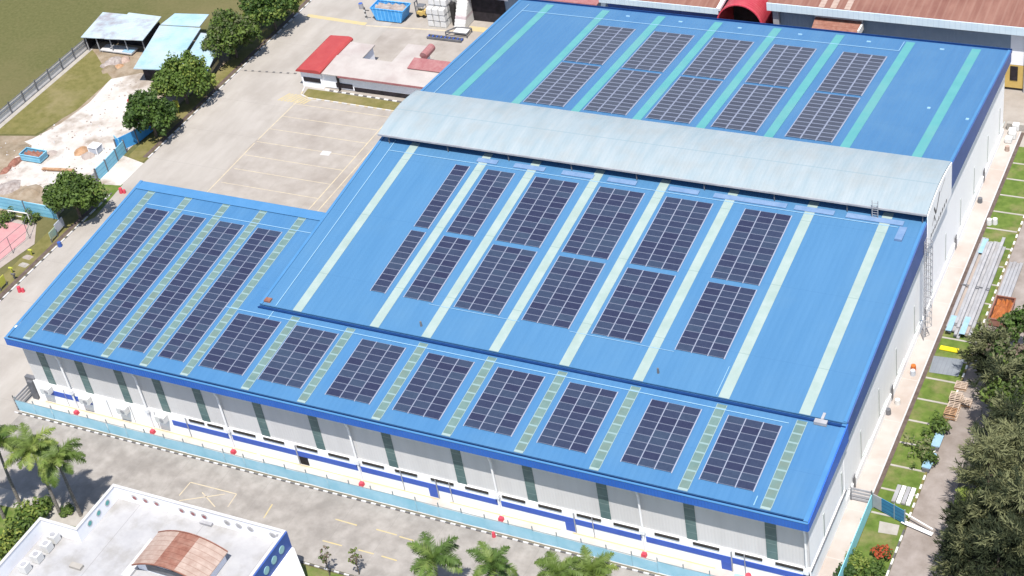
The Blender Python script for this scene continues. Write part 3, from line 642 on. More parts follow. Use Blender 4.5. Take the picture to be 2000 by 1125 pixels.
# hydrant-like reds on left lane
for (u, v), lb in (((240, 377), 'red barrier drum by the lane kerb near the annex top corner'), ((42, 570), 'red barrier drum beside the lane kerb near the lower left edge')):
    x, y = gp(u, v); mb = MB(); mb.tube((x - .25, y, .0), (x - .25, y, .9), .33, .26, 10).tube((x + .3, y + .1, 0), (x + .3, y + .1, .6), .26, .22, 10)
    mb.build('barrier_drum', 'red_paint', loc=(x, y, 0), label=lb, cat='drum')
x, y = gp(965, 1048); mb = MB(); mb.tube((x, y, 0), (x, y, .7), .25, .18, 8); mb.build('marker_post', 'red_paint', loc=(x, y, 0), label='tiny red marker on the road beside the fence kerb', cat='marker')
# AC units on wall
def ac(x, z, lb, flip=0):
    t = thing('air_conditioner', lb, 'air conditioner', (x, .1, z), 'air conditioners on the front wall')
    mb = MB(); mb.box(x - .75, x + .75, -.32, .44, z, z + .95); mb.build('casing', 'white_paint', t)
    mb = MB(); mb.tube((x + .25, -.33, z + .48), (x + .25, -.37, z + .48), .32, .32, 12); mb.build('fan_grille', 'steel_grey', t)
    mb = MB(); mb.box(x - .6, x - .5, -.3, .5, z - .12, z - .01).box(x + .5, x + .6, -.3, .5, z - .12, z - .01); mb.build('bracket', 'steel_grey', t)
for i, (u, z) in enumerate(((91, 2.2), (167, 2.1), (240, 2.0), (316, 2.2))):
    ac(xat(u, .1, z + .4), z, 'white air conditioner on the front wall, %s' % ['leftmost of four', 'second from the left', 'third from the left', 'rightmost, where the long blue band starts'][i])
# pile at right end front: red ball tank on blue box
t = thing('water_tank', 'red round tank on a blue box behind the fence at the front right', 'tank', (100.3, -1.6, 0))
mb = MB(); mb.box(98.6, 101.9, -2.1, -1.2, .12, 1.9); mb.build('box', 'mesh_blue', t)
mb = MB(); mb.tube((100.3, -1.6, 1.92), (100.3, -1.6, 2.7), .45, .3, 12); mb.build('tank', 'red_paint', t)
# black side hatch at left end
mb = MB(); mb.box(-1.1, -.2, .2, .6, .12, 3.2).box(-1.6, .1, .62, 1.2, 2.6, 3.6); mb.build('hatch_door', 'steel_dark', loc=(-.6, .5, .12), label='dark grey panel door leaning at the left end of the front wall', cat='door')

# ================================================================== WHITE PARAPET BUILDING
t = thing('office_building', 'white flat-roofed building with round holes in its parapet and a navy end panel', 'building', (38, -22, 0))
fp = [(27.2, -15.9), (51.4, -15.9), (51.4, -45), (14, -45), (21.9, -32), (21.9, -23.2), (27.2, -23.2)]
zp, zr = 8.0, 6.0
mb = MB(); mb.prism(fp, 0, zr); mb.build('wall', ['parapet'], t)
mb = MB(); mb.poly([(x, y, zr + .02) for x, y in fp[::-1]]); mb.build('roof_slab', 'roof_white', t)
mb = MB(); mc = MB(); n = len(fp)
segs = [((27.2, -15.9), (51.4, -15.9)), ((51.4, -15.9), (51.4, -45)), ((27.2, -15.9), (27.2, -23.2)), ((27.2, -23.2), (21.9, -23.2)), ((21.9, -23.2), (21.9, -45))]
for i, (a, b) in enumerate(segs):
    x0, x1 = sorted((a[0], b[0])); y0, y1 = sorted((a[1], b[1])); th = .28
    if i == 0: q = (x0, x1, y0 - th, y0)
    if i == 1: q = (x0 - th, x0, y0, y1 - th - .003)
    if i == 2: q = (x0, x0 + th, y0 - th, y1 - th - .003)
    if i == 3: q = (x0, x1 - .003, y0 - th, y0)
    if i == 4: q = (x0, x0 + th, y0, y1 - th - .003)
    mb.box(*q, zr + .03, zp); mc.box(q[0] - .05, q[1] + .05, q[2] - .05, q[3] + .05, zp + .003 * (i + 1), zp + .10 + .003 * i)
par = mb.build('parapet', 'parapet', t); mc.build('coping', 'coping', par)
for i, x in enumerate((28.9 + 1.3, 31.2 + .6, 33.4, 37.0, 38.6, 40.2, 43.4, 45.0, 46.6, 49.6, 50.9 - .4)):
    mb = MB(); mb.tube((x, -16.19, 7.1), (x, -16.23, 7.1), .42, .42, 14, 0).tube((x, -16.232, 7.0), (x, -16.24, 7.0), .27, .27, 12, 1)
    mb.build('porthole', ['coping', 'faded_red' if i < 6 else 'roof_white'], par)
for y in (-18.0, -19.7, -21.4):
    mb = MB(); mb.tube((27.49, y, 7.1), (27.53, y, 7.1), .42, .42, 14, 0).tube((27.532, y, 7.1), (27.54, y, 7.1), .3, .3, 12, 1)
    mb.build('porthole', ['coping', 'teal'], par)
mb = MB(); mb.box(51.42, 51.6, -45, -15.9, 5.5, 8.0); npn = mb.build('end_panel', 'navy', t)
for y in (-17.6, -19.2, -20.8, -22.4):
    mb = MB(); mb.tube((51.61, y, 6.8), (51.66, y, 6.8), .5, .5, 16, 0); mb.build('porthole', 'cyan_pale', npn)
mb = MB(); mb.hexa([(51.42, -45, 0), (53.6, -45, 0), (53.6, -17.2, 0), (51.42, -16.2, 0), (51.42, -45, 5.45), (51.9, -45, 5.45), (51.9, -15.95, 5.45), (51.42, -15.95, 5.45)]); mb.build('end_wall', 'white_wall', t)
mb = MB(); mb.box(53.0, 53.2, -22.5, -18.4, .3, 2.8); mb.build('window', 'dark_inside', t)
# barrel canopy
t = thing('roof_canopy', 'curved rust-stained barrel canopy on the white flat roof', 'canopy', (41, -23, zr))
mb = MB(); n = 14; xa, xb = 36.6, 46.2; ya, yb = -25.4, -20.2
pts = [(xa + (xb - xa) * k / n, 7.35 + 1.35 * (1 - (2 * k / n - 1) ** 2)) for k in range(n + 1)]
for k in range(n):
    (x0, z0), (x1, z1) = pts[k], pts[k + 1]
    mi = 1 if 5 <= k <= 8 else 0
    mb.poly([(x0, ya, z0), (x1, ya, z1), (x1, yb, z1), (x0, yb, z0)], mi); mb.poly([(x0, yb, z0 - .08), (x1, yb, z1 - .08), (x1, ya, z1 - .08), (x0, ya, z0 - .08)], mi)
mb.build('sheeting', ['rust_pale', 'rust'], t)
mb = MB()
for y in (ya, yb):
    for k in range(n): mb.bar((pts[k][0], y, pts[k][1]), (pts[k + 1][0], y, pts[k + 1][1]), .14, .14)
mb.build('edge_frame', 'rust', t)
mb = MB(); mb.extr([(x, z - .1) for x, z in pts] + [(xb, zr + .03), (xa, zr + .03)], 1, ya + .7, ya + .8); mb.build('end_wall', 'parapet', t)
mb = MB(); mb.box(xa + .3, xb - .3, ya + .85, yb - .3, zr + .03, 7.3); mb.build('side_wall', 'parapet', t)
mb = MB(); mb.box(38, 44, ya + .62, ya + .68, 6.3, 7.4); mb.build('window', 'steel_dark', t)
mb = MB(); mb.box(35.4, 36.5, -26.4, -20.6, zr + .03, zr + .35); mb.build('ledge', 'coping', t)
for i, (u, v) in enumerate(((105, 1050), (91, 1067), (72, 1088), (48, 1108))):
    x, y = gp(u, v, zr + .6); tt = thing('roof_air_conditioner', 'white condenser unit beside the left parapet, %s of the row' % ['farthest', 'second farthest', 'third farthest', 'nearest'][i], 'air conditioner', (x, y, zr), 'condensers on the white roof')
    mb = MB(); mb.box(x - .55, x + .55, y - .5, y + .5, zr + .1, zr + 1.15); mb.build('casing', 'white_paint', tt)
    mb = MB(); mb.tube((x, y, zr + 1.15), (x, y, zr + 1.2), .36, .36, 12); mb.build('fan_grille', 'steel_grey', tt)
for i, (u, v) in enumerate(((405, 1023), (150, 1108))):
    x, y = gp(u, v, zr); mb = MB(); mb.box(x - .8, x + .8, y - .35, y + .35, zr + .02, zr + .35)
    mb.build('roof_box', 'steel_grey' if i == 0 else 'paving', loc=(x, y, zr), label=['low grey duct box on the white roof near the far parapet', 'low tan box on the white roof near the condensers'][i], cat='duct box')

# ================================================================== RED-ROOFED HUT GROUP
t = thing('yard_office', 'low white office with a bright red gable roof at its left end', 'office', (5, 84, 0))
mb = MB(); mb.box(-6.0, -2.0, 79.2, 89.4, 0, 3.3); mb.build('gable_wall', 'hut_white', t)
mb = MB(); pr = [(-6.5, 3.3), (-6.1, 3.55), (-2.5, 3.75), (-2.0, 3.65), (-1.7, 3.4), (-1.7, 3.1), (-6.5, 3.1)]; mb.extr(pr, 1, 78.7, 89.9); mb.build('red_roof', 'red_roof', t)
mb = MB(); mb.box(-5.6, -2.3, 79.1, 79.19, 1.1, 1.9); mb.build('window', 'dark_inside', t)
mb = MB(); mb.box(-2, 31, 79.6, 84.2, .15, 3.0).box(-1.9, 2.8, 84.2, 88.6, 0, 3.0).box(9.0, 12.8, 84.2, 90, 0, 3.0); mb.build('wall', 'hut_white', t)
mb = MB(); mb.hexa([(-1.65, 79.0, 2.95), (31, 79.0, 2.95), (31, 84.4, 3.3), (-1.65, 84.4, 3.3), (-1.65, 79.0, 3.1), (31, 79.0, 3.1), (31, 84.4, 3.45), (-1.65, 84.4, 3.45)])
mb.box(-1.65, 3.1, 84.42, 89.0, 3.1, 3.3).box(8.8, 13.1, 84.42, 90.4, 3.15, 3.35); mb.build('flat_roof', 'hut_roof', t)
mb = MB(); mb.box(1.5, 31, 78.9, 78.99, 2.75, 3.1); mb.build('roof_edge', 'faded_red', t)
mb = MB(); mb.hexa([(12.6, 83.0, 3.5), (19.5, 83.0, 3.5), (19.5, 85.7, 3.9), (12.6, 85.7, 3.9), (12.6, 83.0, 3.6), (19.5, 83.0, 3.6), (19.5, 85.7, 4.0), (12.6, 85.7, 4.0)]); mb.build('patch_roof', 'faded_red', t)
mb = MB(); mb.tube((13.5, 87.0, 3.5), (13.5, 90.0, 3.5), .7, .7, 12); mb.build('awning', 'faded_red', t)
mb = MB(); mb.box(1.1, 1.25, 79.0, 79.5, .15, 3.0).box(.4, 3.6, 79.52, 79.58, .4, 1.3).box(3.9, 30, 79.5, 79.58, .2, .9); mb.build('window', 'dark_inside', t)
mb = MB(); mb.box(3.2, 4.9, 86.6, 87.6, 0, .5); mb.build('pit_cover', 'louvre_black', loc=(4, 87, 0), label='black cover on the small courtyard behind the red roofed office', cat='cover')
mb = MB(); mb.box(-3.9, -1.0, 79.9, 80.5, 3.9, 4.0); 

# ================================================================== REAR YARD THINGS
def skip(name, x0, x1, y0, y1, h, body, fill, lb, cat='skip', gr=None, flare=.8):
    t = thing(name, lb, cat, ((x0 + x1) / 2, (y0 + y1) / 2, 0), gr)
    a = [(x0 + flare, y0, .2), (x1 - flare, y0, .2), (x1 - flare, y1, .2), (x0 + flare, y1, .2)]; b = [(x0, y0, h), (x1, y0, h), (x1, y1, h), (x0, y1, h)]
    mb = MB()
    for i in range(4): j = (i + 1) % 4; mb.poly([a[i], a[j], b[j], b[i]])
    mb.poly(a[::-1]); mb.build('body', body, t)
    mb = MB()
    for i in range(4): j = (i + 1) % 4; mb.bar(b[i], b[j], .14, .14)
    mb.build('rim', body, t)
    mb = MB(); rr = random.Random(9)
    nx, ny = 9, 5; zz = [[h - .45 + rr.uniform(-.25, .35) for _ in range(ny + 1)] for _ in range(nx + 1)]
    for i in range(nx):
        for j in range(ny):
            P = lambda i, j: (x0 + .15 + (x1 - x0 - .3) * i / nx, y0 + .1 + (y1 - y0 - .2) * j / ny, zz[i][j])
            mb.poly([P(i, j), P(i + 1, j), P(i + 1, j + 1), P(i, j + 1)])
    mb.build('load', fill, t)
    mb = MB(); mb.box(x0 + 1, x0 + 1.3, y0, y1, 0, .19).box(x1 - 1.3, x1 - 1, y0, y1, 0, .19); mb.build('skid', 'steel_dark', t)
    return t
skip('skip', -5.0, 1.6, 101.3, 104.2, 2.5, 'skip_blue', 'rubble', 'bright blue steel skip full of rubble in the rear yard')
skip('skip', -1.5, 7.0, 110.8, 113.5, 2.4, 'skip_blue', 'rubble', 'blue skip mostly cut off by the top edge of the picture')
# bags
t0 = MB(); t0.hexa([(-.58, -.58, 0), (.58, -.58, 0), (.58, .58, 0), (-.58, .58, 0), (-.5, -.5, 1.15), (.5, -.5, 1.15), (.5, .5, 1.15), (-.5, .5, 1.15)])
i = len(t0.v)
first = None
for ix in range(3):
    for iy in range(6):
        for iz in range(4):
            if iy == 0 and iz == 3: continue
            p = (6.7 + ix * 1.22, 102.0 + iy * 1.25, .06 + iz * 1.17)
            if first is None:
                first = MB(); first.v = list(t0.v); first.f = list(t0.f); first.m = list(t0.m)
                first = first.build('bulk_bag', 'bag_white', label='white bulk bag in the tall stack behind the yard office', cat='bag', group='stacked white bulk bags')
                bv = first.modifiers.new('b', 'BEVEL'); bv.width = .14; bv.segments = 2
                first.location = p
            else: copy_tree(first, loc=p, rz=random.uniform(-.05, .05))
mb = MB(); mb.box(6.0, 9.8, 101.2, 109, 0, .05); struct('stack_plinth', mb, 'paving')
# forklift
x, y = 3.2, 104.6
t = thing('forklift', 'small yellow forklift parked between the blue skip and the white bag stack', 'forklift', (x, y, 0))
mb = MB(); mb.box(x - .6, x + 1.1, y - .6, y + .6, .35, 1.1).box(x + .6, x + 1.2, y - .55, y + .55, 1.1, 1.4); mb.build('body', 'yellow_machine', t)
mb = MB(); mb.box(x - .85, x - .7, y - .5, y - .35, .1, 2.9).box(x - .85, x - .7, y + .35, y + .5, .1, 2.9).box(x - .84, x - .72, y - .35, y + .35, 2.7, 2.85); mb.build('mast', 'steel_dark', t)
mb = MB(); mb.box(x - .5, x + .9, y - .55, y + .55, 2.1, 2.18)
for a in (-.45, .85):
    for b in (-.5, .5): mb.box(x + a - .04, x + a + .04, y + b - .04, y + b + .04, 1.1, 2.1)
mb.build('overhead_guard', 'steel_dark', t)
for a in (-.4, .8):
    for b in (-.62, .62): mb = MB(); mb.tube((x + a, y + b - .1, .32), (x + a, y + b + .1, .32), .32, .32, 12); mb.build('wheel', 'tyre', t)
# wrapped sheet stack, hopper, frame
t = thing('sheet_bale', 'tall leaning stack of white and pink plastic sheeting beside the dark doorway', 'bale', (12, 103, 0))
mb = MB(); rr = random.Random(4)
for k in range(9): mb.hexa([(11.4 + k * .22, 101.6 + k * .1, .1), (13.2 + k * .1, 101.4, .1), (13.4, 104.8, .1), (11.2, 104.8, .1)] if 0 else [(11.2 + k * .02, 101.5 + k * .28, .1 + k * .5), (13.3 + k * .02, 101.5 + k * .28, .1 + k * .5), (13.3, 106, .1 + k * .5), (11.3, 106, .1 + k * .5), (11.2 + k * .02, 101.6 + k * .28, .56 + k * .5), (13.3, 101.6 + k * .28, .56 + k * .5), (13.3, 106, .56 + k * .5), (11.3, 106, .56 + k * .5)], rr.choice((0, 0, 1)))
mb.build('sheets', ['white_paint', 'sheet_pink'], t)
mb = MB(); mb.box(10.35, 11.05, 102.6, 103.6, 0, 4.2); mb.build('hopper', 'louvre_black', loc=(10.7, 103, 0), label='narrow black hopper between the bag stack and pink sheeting', cat='hopper')
mb = MB()
for yy in (97.6, 98.4): mb.bar((7.9, yy, .3), (14.6, yy, .3), .2, .35)
for k in range(9): mb.bar((8.1 + k * .8, 97.6, .35), (8.1 + k * .8, 98.4, .35), .15, .25, 1)
mb.build('steel_rack', ['steel_dark', 'band_blue'], loc=(11, 98, 0), label='long low blue-grey steel rack lying in the rear yard', cat='rack')
mb = MB()
for p, q in (((10.8, 99.2), (14.9, 99.2)), ((10.8, 99.2), (12.0, 101)), ((12.0, 101.0), (14.8, 101.2)), ((14.9, 99.2), (14.8, 101.2))): mb.bar((*p, .8), (*q, .8), .16, .2)
for p in ((10.8, 99.2), (14.9, 99.2), (12, 101), (14.8, 101.2)): mb.box(p[0] - .08, p[0] + .08, p[1] - .08, p[1] + .08, 0, .75)
mb.box(12.1, 14.6, 99.5, 101, .7, .72, 1); mb.build('trolley', ['steel_dark', 'white_paint'], loc=(12.8, 100, 0), label='grey framed trolley with a white deck in front of the pink sheeting', cat='trolley')
x, y = gp(706, 16); mb = MB(); mb.tube((x, y, 0), (x, y, .95), .42, .42, 12, 0).tube((x, y, .95), (x, y, 1.0), .38, .38, 12, 1); mb.build('oil_drum', ['steel_grey', 'navy'], loc=(x, y, 0), label='grey drum with a dark lid standing near the top left of the rear yard', cat='drum')
x, y = gp(716, 38); mb = MB()
for k in range(6): mb.box(x - .12, x + .12, y - .12, y + .12, k * .4, k * .4 + .4, k % 2)
mb.box(x - .1, x + .9, y - .06, y + .06, 1.8, 1.95, 1); mb.build('striped_post', ['white_paint', 'kerb_black'], loc=(x, y, 0), label='black and white striped post beside the blue skip', cat='post')
x, y = gp(658, 0); 
# ================================================================== FACTORIES BEHIND
t = thing('factory', 'long factory with rust-brown roof and pale blue fascia at the upper right', 'factory', (90, 115, 0))
mb = MB(); mb.box(68.4, 140, 102.3, 102.6, 4.4, 10.6).box(68.4, 68.7, 102.6, 140, 0, 10.6); mb.build('wall', 'factory_wall', t)
mb = MB(); mb.box(104.6, 106.6, 102.22, 102.29, 4.45, 10.6, 0).box(106.9, 140, 102.22, 102.29, 4.45, 10.6, 0); mb.build('wall_patch', 'parapet', t)
mb = MB(); mb.box(68.4, 140, 102.2, 102.6, .5, 4.38); mb.build('base_wall', 'yellow_machine', t)
mb = MB(); mb.box(104.7, 105.8, 102.12, 102.19, 1.8, 4.2); mb.build('window', 'dark_inside', t)
mb = MB(); mb.tube((106.8, 102.0, 0), (106.8, 102.0, 10.2), .12); mb.build('downpipe', 'steel_grey', t)
mb = MB(); mb.box(68.0, 140, 100.9, 101.05, 10.2, 11.5); mb.build('fascia', 'factory_fascia', t)
mb = MB(); mb.poly([(68.0, 101.1, 11.45), (140, 101.1, 11.45), (140, 150, 17), (68, 150, 17)]); mb.poly([(68, 150, 16.8), (140, 150, 16.8), (140, 101.1, 11.25), (68.0, 101.1, 11.25)]); rf = mb.build('roof', 'rust_roof', t)
for u in (1605, 1628, 1655):
    x = xat(u, 103, 11.6); mb = MB(); mb.poly([(x, 101.2, 11.5), (x + .9, 101.2, 11.5), (x + .9, 125, 14.2), (x, 125, 14.2)]); mb.build('roof_strip', 'rust_pale', rf)
mb = MB(); mb.poly([(101, 101.2, 11.49), (140, 101.2, 11.49), (140, 140, 15.92), (101, 140, 15.92)]); mb.build('roof_strip', 'rust_pale' , rf) if 0 else None
mb = MB(); mb.box(68.7, 69.6, 101.6, 102.2, 0, 10.4); mb.build('column', 'steel_grey', t)
t = thing('lean_to', 'small rusty lean-to awning with a white frame on the factory wall', 'awning', (79, 100, 6))
mb = MB(); mb.hexa([(75.4, 99.4, 8.3), (82.6, 99.4, 8.3), (82.6, 101.8, 9.3), (75.4, 101.8, 9.3), (75.4, 99.4, 8.4), (82.6, 99.4, 8.4), (82.6, 101.8, 9.4), (75.4, 101.8, 9.4)]); mb.build('roof', 'rust', t)
mb = MB(); mb.box(75.3, 82.7, 101.8, 102.1, 9.1, 9.7); mb.build('frame', 'white_paint', t)
mb = MB(); mb.box(82.62, 82.9, 99.3, 101.79, 8.1, 9.2); mb.build('frame', 'white_paint', t)
mb = MB(); mb.box(75.5, 82.5, 101.85, 102.15, 6, 9.0); mb.build('backing', 'dark_inside', t)
t = thing('factory', 'rust-roofed factory left of the red tunnel with a dark loading doorway', 'factory', (36, 115, 0))
mb = MB(); mb.box(11.5, 59.3, 105.2, 105.5, 0, 8.9).box(11.5, 11.8, 105.5, 140, 0, 8.9).box(59.2, 59.5, 105.5, 140, 0, 8.9); mb.build('wall', 'factory_wall', t)
mb = MB(); mb.box(11.5, 20.5, 105.1, 105.19, 4.4, 6.4); mb.build('wall_panel', 'parapet', t)
mb = MB(); mb.box(13.1, 19.8, 105.02, 105.09, 0, 4.5); mb.build('doorway', 'dark_inside', t)
mb = MB(); mb.box(11.5, 38, 103.2, 105.0, 6.5, 6.65); mb.build('canopy', 'faded_red', t)
mb = MB(); mb.box(39.5, 59.9, 101.2, 101.35, 8.4, 9.4); mb.build('fascia', 'factory_fascia', t)
mb = MB(); mb.poly([(11, 105.3, 9.8), (39.4, 105.3, 9.8), (39.4, 140, 14), (11, 140, 14)]); mb.poly([(39.5, 101.4, 9.35), (59.9, 101.4, 9.35), (59.9, 140, 14), (39.5, 140, 14)]); mb.build('roof', 'rust_roof', t)
mb = MB(); mb.bar((59.95, 101.2, 9.3), (59.95, 140, 14.2), .6, .5); mb.build('verge', 'parapet', t)
mb = MB(); mb.box(39.7, 59, 103.9, 105.1, .1, 8.0); mb.build('shade_wall', 'navy', t)
t = thing('tunnel_canopy', 'bright red arched tunnel canopy between the two factory roofs', 'canopy', (63.6, 112, 0))
mb = MB(); n = 20; cx, cz, r = 63.4, 6.9, 3.7
P = [(cx - r * math.cos(math.pi * k / n), cz + r * math.sin(math.pi * k / n)) for k in range(n + 1)]; P = [(cx - r, 0)] + P + [(cx + r, 0)]
for k in range(len(P) - 1):
    a, b = P[k], P[k + 1]; mb.poly([(a[0], 101, a[1]), (a[0], 135, a[1]), (b[0], 135, b[1]), (b[0], 101, b[1])])
mb.build('arch_sheet', 'red_tunnel', t)
mb = MB()
for k in range(len(P) - 1):
    a, b = P[k], P[k + 1]; mb.bar((a[0], 101, a[1]), (b[0], 101, b[1]), .25, .2)
mb.build('arch_rim', 'red_paint', t)
mb = MB(); mb.box(cx - r + .05, cx + r - .05, 108, 108.2, 0, 9); mb.build('end_wall', 'dark_inside', t)

# ================================================================== LEFT SIDE
t = thing('shed', 'open-fronted shed with a patched pale blue roof at the field edge', 'shed', (-47, 84, 0))
mb = MB(); mb.hexa([(-53.2, 80.4, 3.0), (-48.2, 81.0, 3.0), (-48.4, 88.6, 3.5), (-54.0, 88.4, 3.5), (-53.2, 80.4, 3.12), (-48.2, 81.0, 3.12), (-48.4, 88.6, 3.62), (-54, 88.4, 3.62)])
mb.hexa([(-48.0, 80.6, 3.2), (-40.2, 81.6, 3.2), (-41.0, 88.8, 3.8), (-48.3, 88.8, 3.8), (-48.0, 80.6, 3.32), (-40.2, 81.6, 3.32), (-41.0, 88.8, 3.92), (-48.3, 88.8, 3.92)]); mb.build('roof', 'shed_grey', t)
for x, y in ((-52.8, 81), (-50.5, 81.2), (-47.5, 81.3), (-44.5, 81.8), (-41, 82.3)): mb = MB(); mb.box(x - .08, x + .08, y - .08, y + .08, 0, 3.0); mb.build('post', 'steel_grey', t)
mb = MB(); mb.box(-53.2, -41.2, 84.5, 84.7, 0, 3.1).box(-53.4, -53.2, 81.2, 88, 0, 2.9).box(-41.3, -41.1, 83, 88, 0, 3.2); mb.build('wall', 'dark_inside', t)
t = thing('shed', 'long sky-blue metal shed roof half hidden behind the round tree', 'shed', (-32, 80, 0))
mb = MB(); mb.hexa([(-36.2, 73.2, 3.0), (-28.6, 74.4, 3.0), (-31.2, 87, 3.6), (-39.6, 86.2, 3.6), (-36.2, 73.2, 3.15), (-28.6, 74.4, 3.15), (-31.2, 87, 3.75), (-39.6, 86.2, 3.75)])
mb.hexa([(-39.4, 86.3, 3.8), (-31.5, 87.1, 3.8), (-32.0, 91, 4.0), (-38.8, 90, 4.0), (-39.4, 86.3, 3.92), (-31.5, 87.1, 3.92), (-32, 91, 4.12), (-38.8, 90, 4.12)]); mb.build('roof', 'shed_blue', t)
mb = MB(); mb.hexa([(-28.3, 75.6, 2.6), (-22.6, 75.8, 2.6), (-25.6, 86, 3.3), (-30.6, 86, 3.3), (-28.3, 75.6, 2.72), (-22.6, 75.8, 2.72), (-25.6, 86, 3.42), (-30.6, 86, 3.42)]); mb.build('side_roof', 'shed_blue', t)
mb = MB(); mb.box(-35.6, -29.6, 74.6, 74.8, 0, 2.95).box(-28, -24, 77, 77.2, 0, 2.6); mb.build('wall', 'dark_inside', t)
# field wall / fence
t = thing('field_fence', 'pale grey railed fence between the green field and the sandy plot', 'fence', (-53.6, 65, 0))
mb = MB(); mb.box(-53.75, -53.7, 30, 82.5, 1.35, 2.0).box(-53.72, -53.66, 30, 82.5, .1, 1.3); mb.build('panels', ['fence_grey'], t)
mb = MB()
for z in (.05, 1.3, 2.05): mb.box(-53.6, -53.5, 30, 82.5, z, z + .1)
mb.build('rail', 'steel_dark', t)
for k in range(15): y = 31 + k * 3.6; mb = MB(); mb.box(-53.62, -53.48, y - .07, y + .07, 0, 2.4); mb.build('post', 'steel_dark', t)
sheet('fence_strip', [(-53.55, 30), (-52.5, 30), (-52.5, 82), (-53.55, 82)], .03, 'paving')
rr = random.Random(33); mb = MB()
for i in range(420):
    x = rr.uniform(-52, -26); y = rr.uniform(38, 74)
    if x < -44 and y > 52 or x < -41.5 and y > 60: continue
    r = rr.uniform(.06, .22); z = r * .8; p = [(x + r * math.cos(a + rr.uniform(-.4, .4)), y + r * math.sin(a + rr.uniform(-.4, .4))) for a in (0, 1.57, 3.14, 4.71)]
    mb.hexa([(*q, 0) for q in p] + [(x + (q[0] - x) * .6, y + (q[1] - y) * .6, z) for q in p], rr.choice((0, 0, 1, 2)))
mb.build('gravel', ['coping', 'court_grey', 'rubble'], kind='stuff')
# hoardings
def hoard(name, pts, h, m, lb, posts=True):
    t = thing(name, lb, 'hoarding', (pts[0][0], pts[0][1], 0))
    mb = MB()
    for a, b in zip(pts[:-1], pts[1:]): mb.bar((*a, h / 2), (*b, h / 2), .1, h)
    mb.build('sheeting', m, t)
    for p in pts: mb = MB(); mb.box(p[0] - .1, p[0] + .1, p[1] - .1, p[1] + .1, 0, h + .15); mb.build('post', 'steel_dark', t)
hoard('hoarding', [(-46, 35.6), (-38, 35.9), (-31, 35.9), (-24.6, 35.9)], 2.3, 'hoarding', 'long light blue sheet hoarding behind the pink court')
hoard('hoarding', [(-24.9, 40.5), (-24.7, 43.5), (-24.7, 46.2)], 1.9, 'steel_grey', 'grey and white hoarding section beside the bushy tree')
hoard('hoarding', [(-24.8, 46.4), (-24.8, 49), (-25.0, 52), (-25.2, 54.6)], 2.2, 'hoarding', 'light blue hoarding section beside the sandy entrance')
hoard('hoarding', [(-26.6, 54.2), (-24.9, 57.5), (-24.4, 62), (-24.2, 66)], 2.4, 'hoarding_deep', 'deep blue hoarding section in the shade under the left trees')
mb = MB(); mb.bar((-27.6, 55.4, 1.2), (-25.8, 54.4, 1.2), .08, 2.4); mb.build('gate_leaf', 'hoarding', loc=(-26.7, 55, 0), label='open light blue gate leaf at the sandy entrance', cat='gate')
# goal, court fence, signs
x, y = gp(38, 452)
t = thing('football_goal', 'white football goal frame at the edge of the pink court', 'goal', (x, y, 0))
mb = MB(); A = (-32.2, 33.6); B = (-28.4, 33.7)
mb.tube((*A, 0), (*A, 2), .09).tube((*B, 0), (*B, 2), .09).tube((*A, 2), (*B, 2), .09).tube((A[0], A[1] + 1.2, 0), (*A, 2), .06).tube((B[0], B[1] + 1.2, 0), (*B, 2), .06).tube((A[0], A[1] + 1.2, .05), (B[0], B[1] + 1.2, .05), .06)
mb.build('frame', 'white_paint', t)
t = thing('court_fence', 'thin dark wire posts round the pink court', 'fence', (-27, 28, 0))
for i, (x, y) in enumerate(((-27.6, 33.6), (-26.0, 30.4), (-26.2, 26.6), (-26.6, 23))): mb = MB(); mb.tube((x, y, 0), (x, y, 3), .05); mb.build('post', 'steel_dark', t)
mb = MB()
for z in (1.5, 3.0): mb.bar((-27.6, 33.6, z), (-26, 30.4, z), .05, .05).bar((-26, 30.4, z), (-26.6, 23, z), .05, .05)
mb.build('wire', 'steel_dark', t)
def board(uv0, uv1, h, m, lb, name='notice_board'):
    a = gp(*uv0); b = gp(*uv1); t = thing(name, lb, 'sign', (*a, 0))
    mb = MB(); mb.bar((*a, .5 + h / 2), (*b, .5 + h / 2), .12, h); mb.build('board', m, t)
    for p in (a, b): mb = MB(); mb.box(p[0] - .07, p[0] + .07, p[1] - .07, p[1] + .07, 0, .49 + h * .2); mb.build('leg', 'steel_dark', t)
board((102, 474), (113, 462), 1.3, 'sign_green', 'green and cream notice board on two legs by the lane grass')
board((113, 460), (128, 444), 1.5, 'sign_white', 'white and blue notice board on two legs beside the bushy tree')
board((2, 568), (14, 556), 1.4, 'lime', 'yellow-green sign board near the left edge of the picture')
x, y = gp(118, 481); mb = MB(); mb.tube((x, y, 0), (x, y, .8), .35, .3, 10); mb.build('bin', 'navy', loc=(x, y, 0), label='small dark blue bin beside the drain on the lane grass', cat='bin')
# play things
for (u, v), c, lb in (((62, 498), 'lime', 'yellow play post on the grass below the court'), ((55, 503), 'court_grey', 'pale flat stone on the grass below the court'), ((47, 518), 'paving', 'small tan stone on the grass by the drain'), ((24, 533), 'lime', 'small yellow spring toy on the grass'), ((29, 545), 'kerb_black', 'small dark post on the grass near the yellow board')):
    x, y = gp(u, v); mb = MB()
    if 'stone' in lb: mb.hexa([(x - .9, y - .4, 0), (x + .6, y - .5, 0), (x + .8, y + .4, 0), (x - .6, y + .5, 0), (x - .6, y - .25, .3), (x + .4, y - .3, .35), (x + .5, y + .25, .3), (x - .4, y + .3, .25)])
    else: mb.tube((x, y, 0), (x + .1, y, .9), .12, .16, 8).tube((x - .3, y, .9), (x + .4, y, 1.0), .16, .16, 8)
    mb.build('stone' if 'stone' in lb else 'play_post', c, loc=(x, y, 0), label=lb, cat='stone' if 'stone' in lb else 'post')
